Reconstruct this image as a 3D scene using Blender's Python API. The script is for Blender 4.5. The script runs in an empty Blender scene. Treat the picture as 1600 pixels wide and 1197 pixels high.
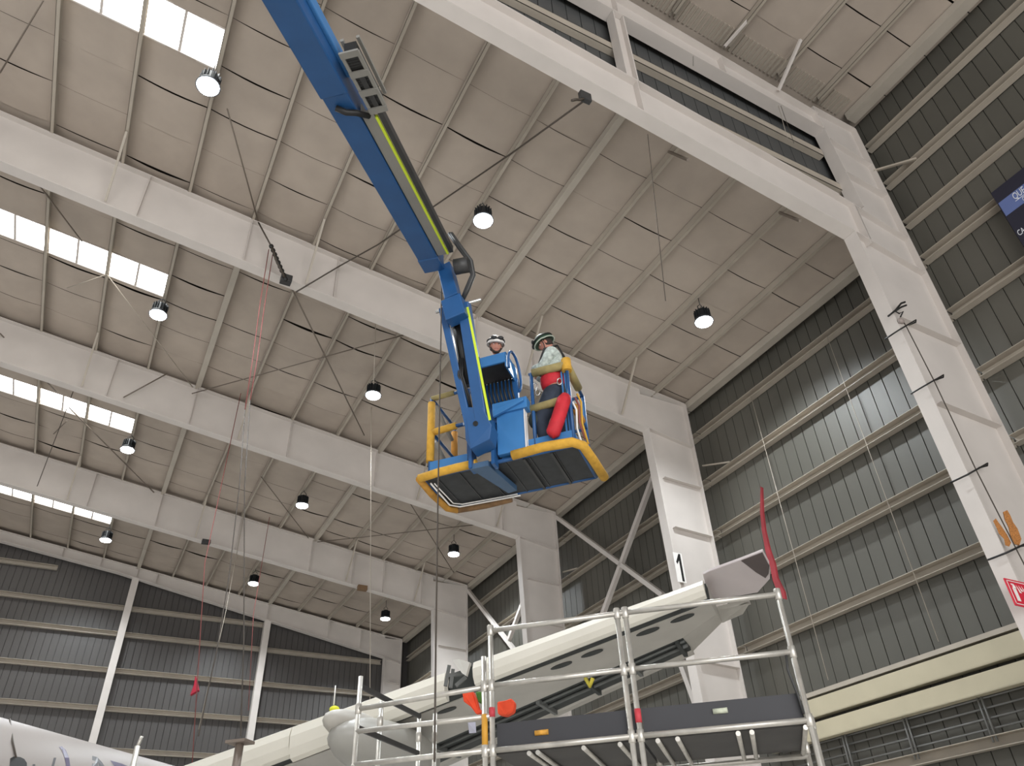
import bpy, math, random
from mathutils import Vector, Matrix
random.seed(7)
sc = bpy.context.scene
COL = sc.collection

# ------------------------------------------------------------------ camera
def nrm(v): return v / v.length
F = 1193.0; PX = 800.0; PY = 598.5
_Y = nrm(Vector((13 - PX, 1508 - PY, F))); _Z = nrm(Vector((724 - PX, -1025 - PY, F)))
_e = _Y.dot(_Z); _Y2 = nrm(_Y - _Z * (_e / 2)); _Z2 = nrm(_Z - _Y * (_e / 2))
_Z2 = nrm(_Z2 - _Y2 * _Z2.dot(_Y2)); _X2 = _Y2.cross(_Z2)
R = Matrix((_X2, _Y2, _Z2))                 # world <- camera (right, down, forward)
CAM = Vector((0, 0, 1.6))
cam = bpy.data.cameras.new('camera'); camo = bpy.data.objects.new('camera', cam); COL.objects.link(camo)
cam.sensor_width = 36; cam.lens = F / 1600 * 36; cam.clip_end = 400; cam.clip_start = .05
rt, dn, fw = R.col[0], R.col[1], R.col[2]
M4 = Matrix((( rt.x, -dn.x, -fw.x, CAM.x), (rt.y, -dn.y, -fw.y, CAM.y), (rt.z, -dn.z, -fw.z, CAM.z), (0, 0, 0, 1)))
camo.matrix_world = M4
sc.camera = camo

# ------------------------------------------------------------------ world, exposure
w = bpy.data.worlds.new('hall_daylight'); sc.world = w; w.use_nodes = True
bg = w.node_tree.nodes['Background']; bg.inputs[0].default_value = (0.93, 0.96, 1.0, 1); bg.inputs[1].default_value = 0.42
vs = sc.view_settings; vs.view_transform = 'Standard'; vs.look = 'None'; vs.gamma = 1; vs.use_curve_mapping = False; vs.exposure = 0.0

def area_light(name, loc, target, sx, sy, power, color=(1, 1, 1)):
    l = bpy.data.lights.new(name, 'AREA'); l.shape = 'RECTANGLE'; l.size = sx; l.size_y = sy; l.energy = power; l.color = color
    o = bpy.data.objects.new(name, l); COL.objects.link(o); o.location = loc
    o.rotation_euler = (Vector(target) - Vector(loc)).to_track_quat('-Z', 'Y').to_euler()
    return o
# added area lights for an even ambient, one behind the camera, one at left
area_light('rear_fill_light', (-1, -13, 6), (2, 14, 9), 24, 11, 3800, (1, .985, .965))
area_light('left_fill_light', (-17, 16, 6), (4, 18, 12), 34, 11, 900, (1, .985, .965))

# ------------------------------------------------------------------ pixel helpers (a photo pixel -> a real point at a real distance)
def ray(px, py): return R @ Vector((px - PX, py - PY, F))
def ony(px, py, y): d = ray(px, py); return CAM + d * (y / d.y)
def onx(px, py, x): d = ray(px, py); return CAM + d * (x / d.x)
def onz(px, py, z): d = ray(px, py); return CAM + d * ((z - CAM.z) / d.z)
def atr(px, py, r): d = ray(px, py); return CAM + d * (r / math.hypot(d.x, d.y))

# ------------------------------------------------------------------ materials
MATS = {}
def mat(name, rgb, rough=.6, metal=0., var=.08, scale=3., emit=None, es=0., bump=0., spec=.5, stretch=(1, 1, 1)):
    if name in MATS: return MATS[name]
    m = bpy.data.materials.new(name); m.use_nodes = True; nt = m.node_tree; b = nt.nodes['Principled BSDF']
    lin = [((c / 255) / 12.92 if c / 255 <= .04045 else ((c / 255 + .055) / 1.055) ** 2.4) for c in rgb]
    b.inputs['Roughness'].default_value = rough; b.inputs['Metallic'].default_value = metal
    b.inputs['Specular IOR Level'].default_value = spec
    if var > 0:
        tc = nt.nodes.new('ShaderNodeTexCoord'); mp = nt.nodes.new('ShaderNodeMapping'); mp.inputs['Scale'].default_value = stretch
        n = nt.nodes.new('ShaderNodeTexNoise'); n.inputs['Scale'].default_value = scale; n.inputs['Detail'].default_value = 5
        cr = nt.nodes.new('ShaderNodeValToRGB')
        cr.color_ramp.elements[0].position = .3; cr.color_ramp.elements[1].position = .7
        cr.color_ramp.elements[0].color = [max(0, c * (1 - var)) for c in lin] + [1]
        cr.color_ramp.elements[1].color = [min(1, c * (1 + var)) for c in lin] + [1]
        nt.links.new(tc.outputs['Object'], mp.inputs['Vector']); nt.links.new(mp.outputs['Vector'], n.inputs['Vector'])
        nt.links.new(n.outputs['Fac'], cr.inputs['Fac']); nt.links.new(cr.outputs['Color'], b.inputs['Base Color'])
        if bump > 0:
            bp = nt.nodes.new('ShaderNodeBump'); bp.inputs['Strength'].default_value = bump; bp.inputs['Distance'].default_value = .02
            nt.links.new(n.outputs['Fac'], bp.inputs['Height']); nt.links.new(bp.outputs['Normal'], b.inputs['Normal'])
    else: b.inputs['Base Color'].default_value = lin + [1]
    if emit:
        b.inputs['Emission Color'].default_value = list(emit) + [1]; b.inputs['Emission Strength'].default_value = es
    MATS[name] = m; return m
STEEL = mat('cream_painted_steel', (204, 197, 191), .55, 0, .05, 1.2)
STEEL2 = mat('grey_painted_steel', (178, 170, 158), .55, 0, .06, 1.5)
PURLIN = mat('galvanised_purlin', (172, 163, 150), .5, .0, .06, 2)
INSUL = mat('roof_insulation', (172, 160, 148), .75, 0, .07, 1.2, bump=.25)
GAP = mat('dark_roof_gap', (40, 34, 30), .8, 0, 0)
SHEET = mat('wall_sheet', (87, 85, 78), .5, 0, .10, .5, stretch=(1, 1, .15))
SHEETG = mat('gable_sheet', (73, 70, 68), .5, 0, .10, .4, stretch=(1, 1, .2))
DARKSHEET = mat('step_wall_sheet', (74, 75, 75), .55, 0, .06, .6)
CONC = mat('concrete_floor', (216, 212, 206), .45, 0, .1, .8)
SKY = mat('skylight_panel', (250, 255, 250), .5, 0, 0, emit=(1, 1, .97), es=7)
BEIGE = mat('beige_trunking', (186, 177, 152), .5, 0, .05, 1.5)
GREYPIPE = mat('grey_conduit', (118, 118, 116), .45, .3, .05)
BLACK = mat('black_rubber', (28, 28, 28), .5, 0, 0)
DARK = mat('dark_grey_metal', (62, 62, 62), .5, .3, .12, 8)
CABLE = mat('dark_cable', (70, 62, 54), .6, 0, 0)
ROD = mat('brown_grey_rod', (118, 108, 98), .5, .2, 0)
REDROPE = mat('red_rope', (140, 78, 74), .7, 0, .1, 40)

# ------------------------------------------------------------------ mesh builder
class MB:
    def __init__(s): s.v = []; s.f = []; s.mi = []; s.sm = []
    def face(s, idx, mi=0, sm=False): s.f.append(idx); s.mi.append(mi); s.sm.append(sm)
    def add(s, pts): n = len(s.v); s.v += [tuple(p) for p in pts]; return n
    def quad(s, pts, mi=0): n = s.add(pts); s.face(list(range(n, n + len(pts))), mi)
    def obox(s, c, ax, ay, az, mi=0):
        c = Vector(c); n = s.add([c + ax * i + ay * j + az * k for i in (-1, 1) for j in (-1, 1) for k in (-1, 1)])
        for q in ((0, 1, 3, 2), (4, 6, 7, 5), (0, 4, 5, 1), (2, 3, 7, 6), (0, 2, 6, 4), (1, 5, 7, 3)): s.face([n + i for i in q], mi)
        return s
    def box(s, x0, x1, y0, y1, z0, z1, mi=0):
        return s.obox(((x0 + x1) / 2, (y0 + y1) / 2, (z0 + z1) / 2), Vector(((x1 - x0) / 2, 0, 0)), Vector((0, (y1 - y0) / 2, 0)), Vector((0, 0, (z1 - z0) / 2)), mi)
    def beam(s, p, q, w, h, up=(0, 0, 1), mi=0):
        p = Vector(p); q = Vector(q); d = nrm(q - p); a = d.cross(Vector(up))
        if a.length < 1e-4: a = d.cross(Vector((1, 0, 0)))
        a = nrm(a); b = nrm(a.cross(d))
        return s.obox((p + q) / 2, (q - p) / 2, a * w / 2, b * h / 2, mi)
    def channel(s, p, q, w, h, t=.012, up=(0, 0, 1), side=1, mi=0):
        """C section: web at +side, two flanges"""
        p = Vector(p); q = Vector(q); d = nrm(q - p); a = nrm(d.cross(Vector(up))); b = nrm(a.cross(d)); m = (p + q) / 2; hl = (q - p) / 2
        s.obox(m + a * side * (w / 2 - t / 2), hl, a * t / 2, b * h / 2, mi)
        s.obox(m + b * (h / 2 - t / 2), hl, a * w / 2, b * t / 2, mi); s.obox(m - b * (h / 2 - t / 2), hl, a * w / 2, b * t / 2, mi)
        return s
    def tube(s, pts, r, seg=8, mi=0, cap=True):
        pts = [Vector(p) for p in pts]; rr = r if isinstance(r, (list, tuple)) else [r] * len(pts)
        prev = None; rings = []
        for i, p in enumerate(pts):
            d = (pts[min(i + 1, len(pts) - 1)] - pts[max(i - 1, 0)]); d = nrm(d)
            if prev is None:
                a = d.cross(Vector((0, 0, 1)));
                if a.length < .05: a = d.cross(Vector((1, 0, 0)))
            else: a = prev - d * prev.dot(d)
            a = nrm(a); prev = a; b = d.cross(a)
            rings.append(s.add([p + (a * math.cos(t) + b * math.sin(t)) * rr[i] for t in [2 * math.pi * k / seg for k in range(seg)]]))
        for i in range(len(rings) - 1):
            for k in range(seg):
                k2 = (k + 1) % seg; s.face([rings[i] + k, rings[i] + k2, rings[i + 1] + k2, rings[i + 1] + k], mi, True)
        if cap:
            s.face([rings[0] + k for k in range(seg)][::-1], mi); s.face([rings[-1] + k for k in range(seg)], mi)
        return s
    def prism(s, pts, off, mi=0):
        """polygon pts extruded by off vector"""
        off = Vector(off); n = len(pts); a = s.add(pts); b = s.add([Vector(p) + off for p in pts])
        s.face([a + i for i in range(n)][::-1], mi); s.face([b + i for i in range(n)], mi)
        for i in range(n): j = (i + 1) % n; s.face([a + i, a + j, b + j, b + i], mi)
        return s
    def ball(s, c, rx, ry, rz, rot=None, u=14, v=9, mi=0, zmin=-1.0):
        c = Vector(c); rot = rot or Matrix.Identity(3); rings = []
        for j in range(v + 1):
            ph = -math.pi / 2 + math.pi * j / v; zz = max(math.sin(ph), zmin); cr = math.cos(ph)
            rings.append(s.add([c + rot @ Vector((rx * cr * math.cos(2 * math.pi * i / u), ry * cr * math.sin(2 * math.pi * i / u), rz * zz)) for i in range(u)]))
        for j in range(v):
            for i in range(u): k = (i + 1) % u; s.face([rings[j] + i, rings[j] + k, rings[j + 1] + k, rings[j + 1] + i], mi, True)
        return s
    def build(s, name, m, parent=None, bevel=0., label=None):
        me = bpy.data.meshes.new(name); me.from_pydata(s.v, [], s.f)
        for mm in (m if isinstance(m, (list, tuple)) else [m]): me.materials.append(mm)
        me.polygons.foreach_set('material_index', s.mi); me.polygons.foreach_set('use_smooth', s.sm); me.update()
        o = bpy.data.objects.new(name, me); COL.objects.link(o)
        if parent is not None: o.parent = parent; o.matrix_parent_inverse = Matrix.Translation(-wloc(parent))
        if bevel > 0: b = o.modifiers.new('bevel', 'BEVEL'); b.width = bevel; b.segments = 2; b.limit_method = 'ANGLE'
        if label: o['label'] = label
        return o
def wloc(o):
    l = Vector(o.location)
    if o.parent is not None and o.parent.type == 'EMPTY': l = Vector((0, 0, 0)) + l
    return l if o.type == 'EMPTY' else Vector((0, 0, 0))
def tag(o, label, cat, group=None, kind=None):
    o['label'] = label; o['category'] = cat
    if group: o['group'] = group
    if kind: o['kind'] = kind
    return o
def struct(o): o['kind'] = 'structure'; return o
def thing(name, loc, label, cat, group=None):
    o = bpy.data.objects.new(name, None); o.empty_display_size = .1; COL.objects.link(o); o.location = loc
    return tag(o, label, cat, group)

# ------------------------------------------------------------------ dimensions
W = 14.3
FY = [6.42, 14.5, 22.4, 30.3, 38.4]
XL = -15.0
def zt(x, k=1):
    if k == 0: return 15.62 - .118 * (x - 3.99)
    return 14.66 + .14 * (14.2 - x)
def zb(x, k=1):
    if k == 4: return zt(x) - max(.45, .48 + .05 * (x - .7))
    return 13.42 + .14 * (12.7 - x)
def zin(x): return 14.66 + .14 * (14.2 - x) + .20      # underside of the roof insulation
def zhi(x): return 19.04 + .095 * (14.3 - x)
PX_ = [-13.3, -11.75, -10.2, -8.6, -7.03, -5.47, -3.92, -2.35, -.78, .79, 2.35, 3.92, 5.5, 7.06, 8.52, 10.08, 11.6, 13.02]
ORD = ['first', 'second', 'third', 'fourth', 'fifth', 'sixth', 'seventh', 'eighth', 'ninth', 'tenth', 'eleventh', 'twelfth', 'thirteenth', 'fourteenth', 'fifteenth', 'sixteenth', 'seventeenth', 'eighteenth']
BAY = ['nearest', 'second', 'third', 'farthest']

# ------------------------------------------------------------------ structure: floor, walls, ceilings
MB().box(XL - 6, W + 1, -14, 40, -.2, 0).build('floor', CONC)['kind'] = 'structure'
def ribbed(name, m, a0, a1, pitch, fn, z0, ztop, groove=.022, depth=.035, x0=0):
    """sheet wall made of flat panels with narrow grooves; fn(a, d, z) -> point; ztop(a)"""
    mb = MB(); prof = []; a = a0
    while a < a1:
        prof += [(a, 0), (min(a + pitch - groove, a1), 0), (min(a + pitch - groove * .8, a1), depth), (min(a + pitch - groove * .2, a1), depth)]; a += pitch
    prof.append((a1, 0)); i0 = mb.add([fn(p, d, z0) for p, d in prof]); i1 = mb.add([fn(p, d, ztop(p)) for p, d in prof])
    for i in range(len(prof) - 1): mb.face([i0 + i, i0 + i + 1, i1 + i + 1, i1 + i])
    return struct(mb.build(name, m))
ribbed('wall_right', SHEET, FY[0] + .62, 38.75, .36, lambda a, d, z: (W + .32 + d, a, z), 0, lambda a: 15.0)
ribbed('wall_right.001', SHEET, -8, FY[0] + .62, .36, lambda a, d, z: (W + .32 + d, a, z), 0, lambda a: 19.06)
ribbed('wall_far', SHEETG, XL, W + .4, .28, lambda a, d, z: (a, 38.78 + d, z), 0, lambda a: zin(a) + .05)
ribbed('wall_upper', DARKSHEET, XL, W + .3, .36, lambda a, d, z: (a, FY[0] + .28 + d, z if z > 0 else zin(a) + .02), -1, lambda a: zhi(a) + .1)

def ceiling(name, y0, y1, zf, ph=0., pitch=1.17, holes=(), yend_rib=None):
    mb = MB(); xs = [XL] + PX_ + [W + .3]
    ys = []; y = y1
    while y > y0: ys.append((max(y - pitch, y0), y)); y -= pitch
    for (a, b) in ys:
        ty = random.uniform(.006, .03)
        for i in range(len(xs) - 1):
            xa, xb = xs[i], xs[i + 1]; n = 6
            if any(xb <= hx + .01 and a < hb and b > ha for (hx, ha, hb) in holes):
                hx, ha, hb = [h for h in holes if a < h[2] and b > h[1]][0]
                segs = [(a, ha), (hb, b)]
            else: segs = [(a, b)]
            for (sa, sb) in segs:
                if sb - sa < .02: continue
                g0 = ty * random.choice([.15, .6, 1, 1.3]) if abs(sa - a) < 1e-6 else 0
                sag = random.uniform(.015, .06); rows = []
                for (yy, e) in ((sa + g0, 1), ((sa + sb) / 2, .55), (sb, 1)):
                    rows.append(mb.add([(xa + (xb - xa) * k / n, yy + (g0 and e == 1 and yy < (sa + sb) / 2 and .8 * g0 * math.sin(math.pi * k / n) or 0), zf(xa + (xb - xa) * k / n) - sag * e * math.sin(math.pi * k / n)) for k in range(n + 1)]))
                for r in range(2):
                    for k in range(n): mb.face([rows[r] + k, rows[r] + k + 1, rows[r + 1] + k + 1, rows[r + 1] + k], 0, True)
    # dark roof sheet above the blankets, left open above the skylights
    yb = [y0] + sum([[h[1], h[2]] for h in sorted(holes, key=lambda h: h[1])], []) + [y1]
    for j in range(len(yb) - 1):
        xe = W + .3; xs0 = XL
        if j % 2 == 1: xs0 = holes[0][0]
        mb.quad([(xs0, yb[j], zf(xs0) + .07), (xe, yb[j], zf(xe) + .07), (xe, yb[j + 1], zf(xe) + .07), (xs0, yb[j + 1], zf(xs0) + .07)], 1)
    return struct(mb.build(name, [INSUL, GAP]))
SKL = [(9.86, 10.86), (17.75, 18.76), (25.72, 26.75), (33.65, 34.8)]
ceiling('ceiling', FY[0] + .3, 38.8, zin, holes=[(-.78, a, b) for a, b in SKL])
ceiling('ceiling.001', -5, 6.67, zhi, pitch=1.23)
mb = MB(); mb.quad([(XL, 6.67, zhi(XL) + .07), (W + .7, 6.67, zhi(W) + .07), (W + .7, 7.5, zhi(W) + .07), (XL, 7.5, zhi(XL) + .07)]); mb.build('ceiling.002', GAP)['kind'] = 'structure'
mb = MB(); mb.box(W - .1, W + .8, -8, 7, zhi(W) + .05, zhi(W) + .1); mb.box(W + .38, W + .45, FY[0] - .3, FY[0] + .75, 15, 19.1); mb.box(W - .1, W + .5, 6.4, 39, 15.0, 15.05); mb.build('trim_1', GAP)['kind'] = 'structure'
for i, (a, b) in enumerate(SKL):
    x0 = XL + .3; x1 = -.82
    mb = MB(); mb.quad([(x0, a, zin(x0) + .09), (x1, a, zin(x1) + .09), (x1, b, zin(x1) + .09), (x0, b, zin(x0) + .09)])
    wd = struct(mb.build('window_%d' % (i + 1), SKY))
    fr = MB()
    for yy in (a, b): fr.beam((x0, yy, zin(x0) + .02), (x1, yy, zin(x1) + .02), .035, .12)
    fr.beam((x1, a, zin(x1) + .02), (x1, b, zin(x1) + .02), .04, .12)
    x = x1
    while x > x0:
        x -= .782; fr.beam((x, a, zin(x) + .01), (x, b, zin(x) + .01), .055, .08)
    fr.build('window_frame', STEEL, wd)

# corrugated strip of bare roof sheet beside the upper beam
mb = MB(); N = 156; prev = None
for k in range(N):
    x = -6 + k * .128; zz = zhi(x) - .03
    mb.beam((x, 5.95, zz), (x, 6.45, zz), .064, .05)
tag(mb.build('roof_sheet_strip', PURLIN), 'bare corrugated cream roof strip alongside the upper beam at top right', 'roof sheet')

# ------------------------------------------------------------------ portal frames
STX = {0: [-1.7, .79, 6.68, 12.5], 1: [-1.69, .79, 3.06, 7.05, 8.8], 2: [-1.67, .79, 3.93, 6.97, 9.3, 11.88], 3: [-1.69, .79, 3.90, 6.94, 8.77, 10.16, 11.93], 4: [-2.49, -.83, .79, 1.68, 7.03, 10.16, 11.86]}
FLAB = ['cream steel portal frame nearest the camera, its post passing the dark cable clamps', 'cream steel portal frame carrying the white plate with numeral 1 on its post',
        'cream steel portal frame right behind the numbered one, third from the camera', 'cream steel portal frame just in front of the gable wall frame', 'slim cream steel frame along the far gable wall']
def colx(k, z):                     # inner face of column
    if k == 0: return 12.02 if z > 12.5 else 12.02 + .035 * (12.5 - z)
    return 12.5 + .03 * max(0, 13.4 - z) if k < 4 else 13.2
for k in range(5):
    y = FY[k]; t = thing('portal_frame', (13.4, y, 0), FLAB[k], 'steel frame', 'portal frames of the hall')
    xe = 14.1; d = .15
    xc = 12.02 if k == 0 else 12.5 if k < 4 else 13.2
    r = MB()
    xs = [XL, -6, 0, 6, xc]
    top = [(x, y - .012, zt(x, k)) for x in xs]; bot = [(x, y - .012, zb(x, k)) for x in xs]
    r.prism(top + bot[::-1], (0, .024, 0))
    for j in range(len(xs) - 1):
        r.beam((xs[j], y, zb(xs[j], k)), (xs[j + 1], y, zb(xs[j + 1], k)), 2 * d, .03)
        r.beam((xs[j], y, zt(xs[j], k)), (xs[j + 1], y, zt(xs[j + 1], k)), 2 * d, .03)
    r.build('rafter', STEEL, t)
    # column: web, flanges
    c = MB(); ztop = 18.35 if k == 0 else zt(14.2, k) + .05
    zh = zb(xc, k)
    zs = [0, 6.3, zh - .02, ztop] if k else [0, 6.3, zh - .02, 14.64, 14.66, ztop]
    def ci(z):
        if k == 0 and z > 14.65: return 12.78 - .05 * (z - 14.66)
        return colx(k, z)
    inn = [(ci(z), y - .012, z) for z in zs]; out = [(xe, y - .012, z) for z in zs]
    c.prism(inn + out[::-1], (0, .024, 0))
    for j in range(len(zs) - 1):
        if not (j == len(zs) - 2 and k > 0) and not (k == 0 and j in (2, 3)):
            c.beam((ci(zs[j]), y, zs[j]), (ci(zs[j + 1]), y, zs[j + 1]), 2 * d, .03, up=(1, 0, 0))
    c.beam((xe, y, 0), (xe, y, ztop), 2 * d, .03, up=(1, 0, 0))
    c.beam((ci(zh) if k else 12.1, y, zh), (xe, y, zh - (.25 if k else .35)), 2 * d * .9, .025)        # haunch plates
    c.beam((ci(ztop) if k == 0 else xc, y, ztop if k == 0 else zt(xc, k)), (xe, y, ztop), 2 * d, .03)
    if k == 0:
        c.beam((12.0, y, zt(12.0, 0)), (xe, y, zt(12.0, 0) - .42), .27, .025); c.beam((12.75, y, 17.15), (xe, y, 16.9), .27, .02)
        c.beam((12.75, y - .07, 15.9), (xe, y - .07, 15.75), .14, .02)
    c.build('column', STEEL, t)
    for x in STX[k]:
        MB().beam((x, y - .08, zb(x, k) + .015), (x, y - .08, zt(x, k) - .015), .13, .014, up=(1, 0, 0)).build('stiffener', STEEL, t)
    if k == 0: MB().beam((12.42, y - .08, 13.3), (12.42, y - .08, 14.6), .15, .02, up=(1, 0, 0)).build('stiffener', STEEL, t)
    for zq in ([9.2, 11.2] if k == 0 else [11.9, 10.4, 8.6, 6.9] if k < 4 else [12.5, 11]):
        MB().beam((ci(zq) + .25, y - .08, zq), (xe, y - .08, zq - .06), .13, .014).build('stiffener', STEEL, t)

# upper beam of the higher roof, with the post between both beams
U0, U1 = FY[0] - .02, FY[0]
t = thing('roof_beam', (7, FY[0], 18), 'cream steel beam under the higher roof at top right, above the dark step wall', 'steel beam')
uz = lambda x: 17.95 + .095 * (14.0 - x); ub = lambda x: 17.45 + .06 * (12.8 - x)
r = MB(); xs = [XL, 0, 7, 12.68]
r.prism([(x, FY[0] - .012, uz(x)) for x in xs] + [(x, FY[0] - .012, ub(x)) for x in xs[::-1]], (0, .024, 0))
for j in range(3):
    r.beam((xs[j], FY[0], ub(xs[j])), (xs[j + 1], FY[0], ub(xs[j + 1])), .3, .03); r.beam((xs[j], FY[0], uz(xs[j])), (xs[j + 1], FY[0], uz(xs[j + 1])), .34, .03)
r.build('beam_section', STEEL, t)
for x in (6.6, 9.6): MB().beam((x, FY[0] - .08, ub(x)), (x, FY[0] - .08, uz(x)), .13, .014, up=(1, 0, 0)).build('stiffener', STEEL, t)
for j, x in enumerate((6.6, -1.6)):
    p = MB(); yb = FY[0] - .02
    p.box(x - .16, x - .13, yb - .12, yb + .12, zt(x, 0) + .03, ub(x) - .03); p.box(x + .1, x + .13, yb - .12, yb + .12, zt(x, 0) + .03, ub(x) - .03); p.box(x - .14, x + .12, yb - .01, yb + .01, zt(x, 0) + .03, ub(x) - .03)
    tag(p.build('steel_post', STEEL), ['short cream post joining the lower and the upper beam at top centre right', 'short cream post between both beams beyond the top edge'][j], 'steel post')
# girts of the step wall
def girt(p, q, h, label, cat='girt', name='wall_girt', group=None, w=.16, m=None, side=1):
    mb = MB(); mb.channel(p, q, w, h, .012, side=side)
    return tag(mb.build(name, m or PURLIN), label, cat, group)
g = 'girts on the dark step wall'
for x0, x1, z, lb in ((XL, 12.6, 16.78, 'upper cream girt crossing the dark step wall between the two beams'), (6.9, 12.9, 15.58, 'lower cream girt on the dark step wall, just above the lower beam')):
    girt((x0, FY[0] + .19, z), (x1, FY[0] + .19, z), .24, lb, group=g)

# ------------------------------------------------------------------ purlins and girts
for k in range(4):
    y0, y1 = FY[k] + (.2 if k == 0 else .02), FY[k + 1] - .02
    for i, x in enumerate(PX_):
        n = len(PX_) - 1 - i
        if x < -8.0 and k < 3 or x < -8.7: continue
        z = zt(x) + .09
        big = abs(x - 7.06) < .1 or (abs(x - .79) < .1 and k > 0)
        mb = MB()
        if big: mb.beam((x, y0, z - .02), (x, y1, z - .02), .16, .18)
        else:
            mb.channel((x, y0, z), (x, y1, z), .075, .19, .008, side=-1)
        tag(mb.build('roof_purlin', STEEL2 if big else PURLIN), '%s roof purlin, %s from the right wall, %s bay of lower roof' % ('wide pale' if big else 'thin pale', ORD[n], BAY[k]), 'purlin', 'purlins of the %s roof bay' % BAY[k])
for k in range(4):
    mb = MB(); mb.beam((W - .03, FY[k] + (.15 if k == 0 else .02), 14.70), (W - .03, FY[k + 1] - .02, 14.70), .24, .22)
    tag(mb.build('eave_strut', STEEL2), 'cream box strut along the eave where roof meets right wall, %s bay' % BAY[k], 'eave strut', 'eave struts of the lower roof')
tag(MB().beam((14.17, -5, zhi(14.2) - .17), (14.17, FY[0] - .1, zhi(14.2) - .17), .3, .24).build('eave_strut', STEEL2), 'cream box strut along the eave of the higher roof, top right', 'eave strut')
for n, x in enumerate((13.07, 11.73, 10.1, 8.45, 6.82, 5.15)):
    mb = MB(); mb.channel((x, -5, zhi(x) - .12), (x, 6.3, zhi(x) - .12), .08, .19, .008, side=-1)
    tag(mb.build('roof_purlin', PURLIN), 'pale purlin under the higher roof at top right, %s from its eave' % ORD[n], 'purlin', 'purlins of the higher roof')
GZ = [13.85, 12.25, 10.66, 9.07, 7.45]
for k in range(4):
    y0, y1 = FY[k] + .02, FY[k + 1] - .02
    for n, z in enumerate(GZ + ([] if k == 0 else [5.86]) + [4.25, 2.6]):
        if z < 5 and k: continue
        mb = MB(); mb.channel((W + .2, y0, z - .1), (W + .2, y1, z - .1), .2, .2, .012, side=1)
        tag(mb.build('wall_girt', PURLIN), 'pale horizontal girt on the right wall, %s from the eave, in the %s bay' % (ORD[n], BAY[k]), 'girt', 'girts on the right wall')
for n, z in enumerate([18.05 - .1, 16.48, 15.07, 13.9, 12.26, 10.66, 9.07]):
    mb = MB(); mb.channel((W + .2, -5, z - .1), (W + .2, FY[0] - .02, z - .1), .2, .2, .012, side=1)
    tag(mb.build('wall_girt', PURLIN), 'pale horizontal girt at the right edge of the wall, %s below the high eave' % ORD[n], 'girt', 'girts on the near right wall')
# gable posts and girts
GP = [-5.5, .79, 7.12, 13.3]
for n, x in enumerate(GP[:3]):
    mb = MB(); zz = zb(x, 4); y = 38.5
    mb.box(x - .15, x - .13, y - .12, y + .2, 0, zz); mb.box(x + .13, x + .15, y - .12, y + .2, 0, zz); mb.box(x - .14, x + .14, y - .01, y + .01, 0, zz)
    mb.box(x - .15, x + .15, y - .13, y - .11, 0, zz)
    tag(mb.build('wall_post', STEEL), ['pale post on the far gable wall beyond the left edge', 'pale post on the far gable wall, left one of the two', 'pale post on the far gable wall, right one of the two'][n], 'post', 'posts on the far gable wall')
gi = [-15] + GP
for b in range(4):
    for n, z in enumerate([16.25, 14.8, 13.62, 12.03, 10.45, 8.83, 7.2]):
        x0, x1 = gi[b] + .16, gi[b + 1] - .16
        # clip by rafter
        xm = .7 + (zt(.7) - z - .5 - .48 + 0) / .14 if True else 0
        lim = 14.2 - (z - 14.66 + .75) / .14
        x1 = min(x1, lim)
        if x1 - x0 < .8: continue
        mb = MB(); mb.channel((x0, 38.66, z - .1), (x1, 38.66, z - .1), .18, .2, .012, side=-1)
        tag(mb.build('wall_girt', PURLIN), 'pale girt on far gable wall, %s row from top, %s panel from left' % (ORD[n], ORD[b]), 'girt', 'girts on the far gable wall')

#=====PART2
# ------------------------------------------------------------------ helper: project a world point
def proj(p):
    q = R.transposed() @ (Vector(p) - CAM); return q.x / q.z * F + PX, q.y / q.z * F + PY
def vz(base, px, py):
    d = ray(px, py); b = Vector((base[0], base[1])); return CAM.z + d.z * b.dot(Vector((d.x, d.y))) / (d.x ** 2 + d.y ** 2)

# ------------------------------------------------------------------ high-bay lamps
HOUS = mat('dark_lamp_housing', (58, 62, 66), .4, .5, 0); LENS = mat('lamp_lens', (255, 255, 255), .3, 0, 0, emit=(.93, .97, 1), es=30)
def lamp_proto():
    t = thing('high_bay_lamp', (0, 0, 0), '', 'lamp', 'high bay lamps under the lower roof')
    h = MB(); h.tube([(0, 0, .08), (0, 0, .12), (0, 0, .36), (0, 0, .42)], [.20, .17, .15, .08], 20)
    for i in range(16):
        a = 2 * math.pi * i / 16; c = Vector((math.cos(a), math.sin(a), 0))
        h.obox(c * .18 + Vector((0, 0, .24)), c * .03, c.cross(Vector((0, 0, 1))) * .006, Vector((0, 0, .12)))
    h.build('housing', HOUS, t)
    h = MB(); h.tube([(0, 0, .10), (0, 0, .06), (0, 0, .0)], [.2, .235, .25], 24); h.build('reflector_rim', HOUS, t)
    h = MB(); h.tube([(0, 0, .02), (0, 0, -.03), (0, 0, -.055)], [.235, .21, .12], 24); h.build('lens', LENS, t)
    h = MB(); h.tube([(-.09, 0, .42), (-.1, 0, .5), (0, 0, .6), (.1, 0, .5), (.09, 0, .42)], .012, 6); h.build('hanger', HOUS, t)
    h = MB(); h.tube([(0, 0, .6), (0, 0, .95)], .01, 6); h.build('hanging_chain', HOUS, t)
    l = bpy.data.lights.new('lamp_light', 'SPOT'); l.energy = 2100; l.spot_size = 2.45; l.spot_blend = .6; l.shadow_soft_size = .2; l.color = (.9, .96, 1)
    o = bpy.data.objects.new('lamp_light', l); COL.objects.link(o); o.parent = t; o.location = (0, 0, -.08)
    return t
def roofpt(px, py):
    d = ray(px, py); tt = (14.66 + .14 * 14.2 + .2 - CAM.z) / (d.z + .14 * d.x); return CAM + d * tt
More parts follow.
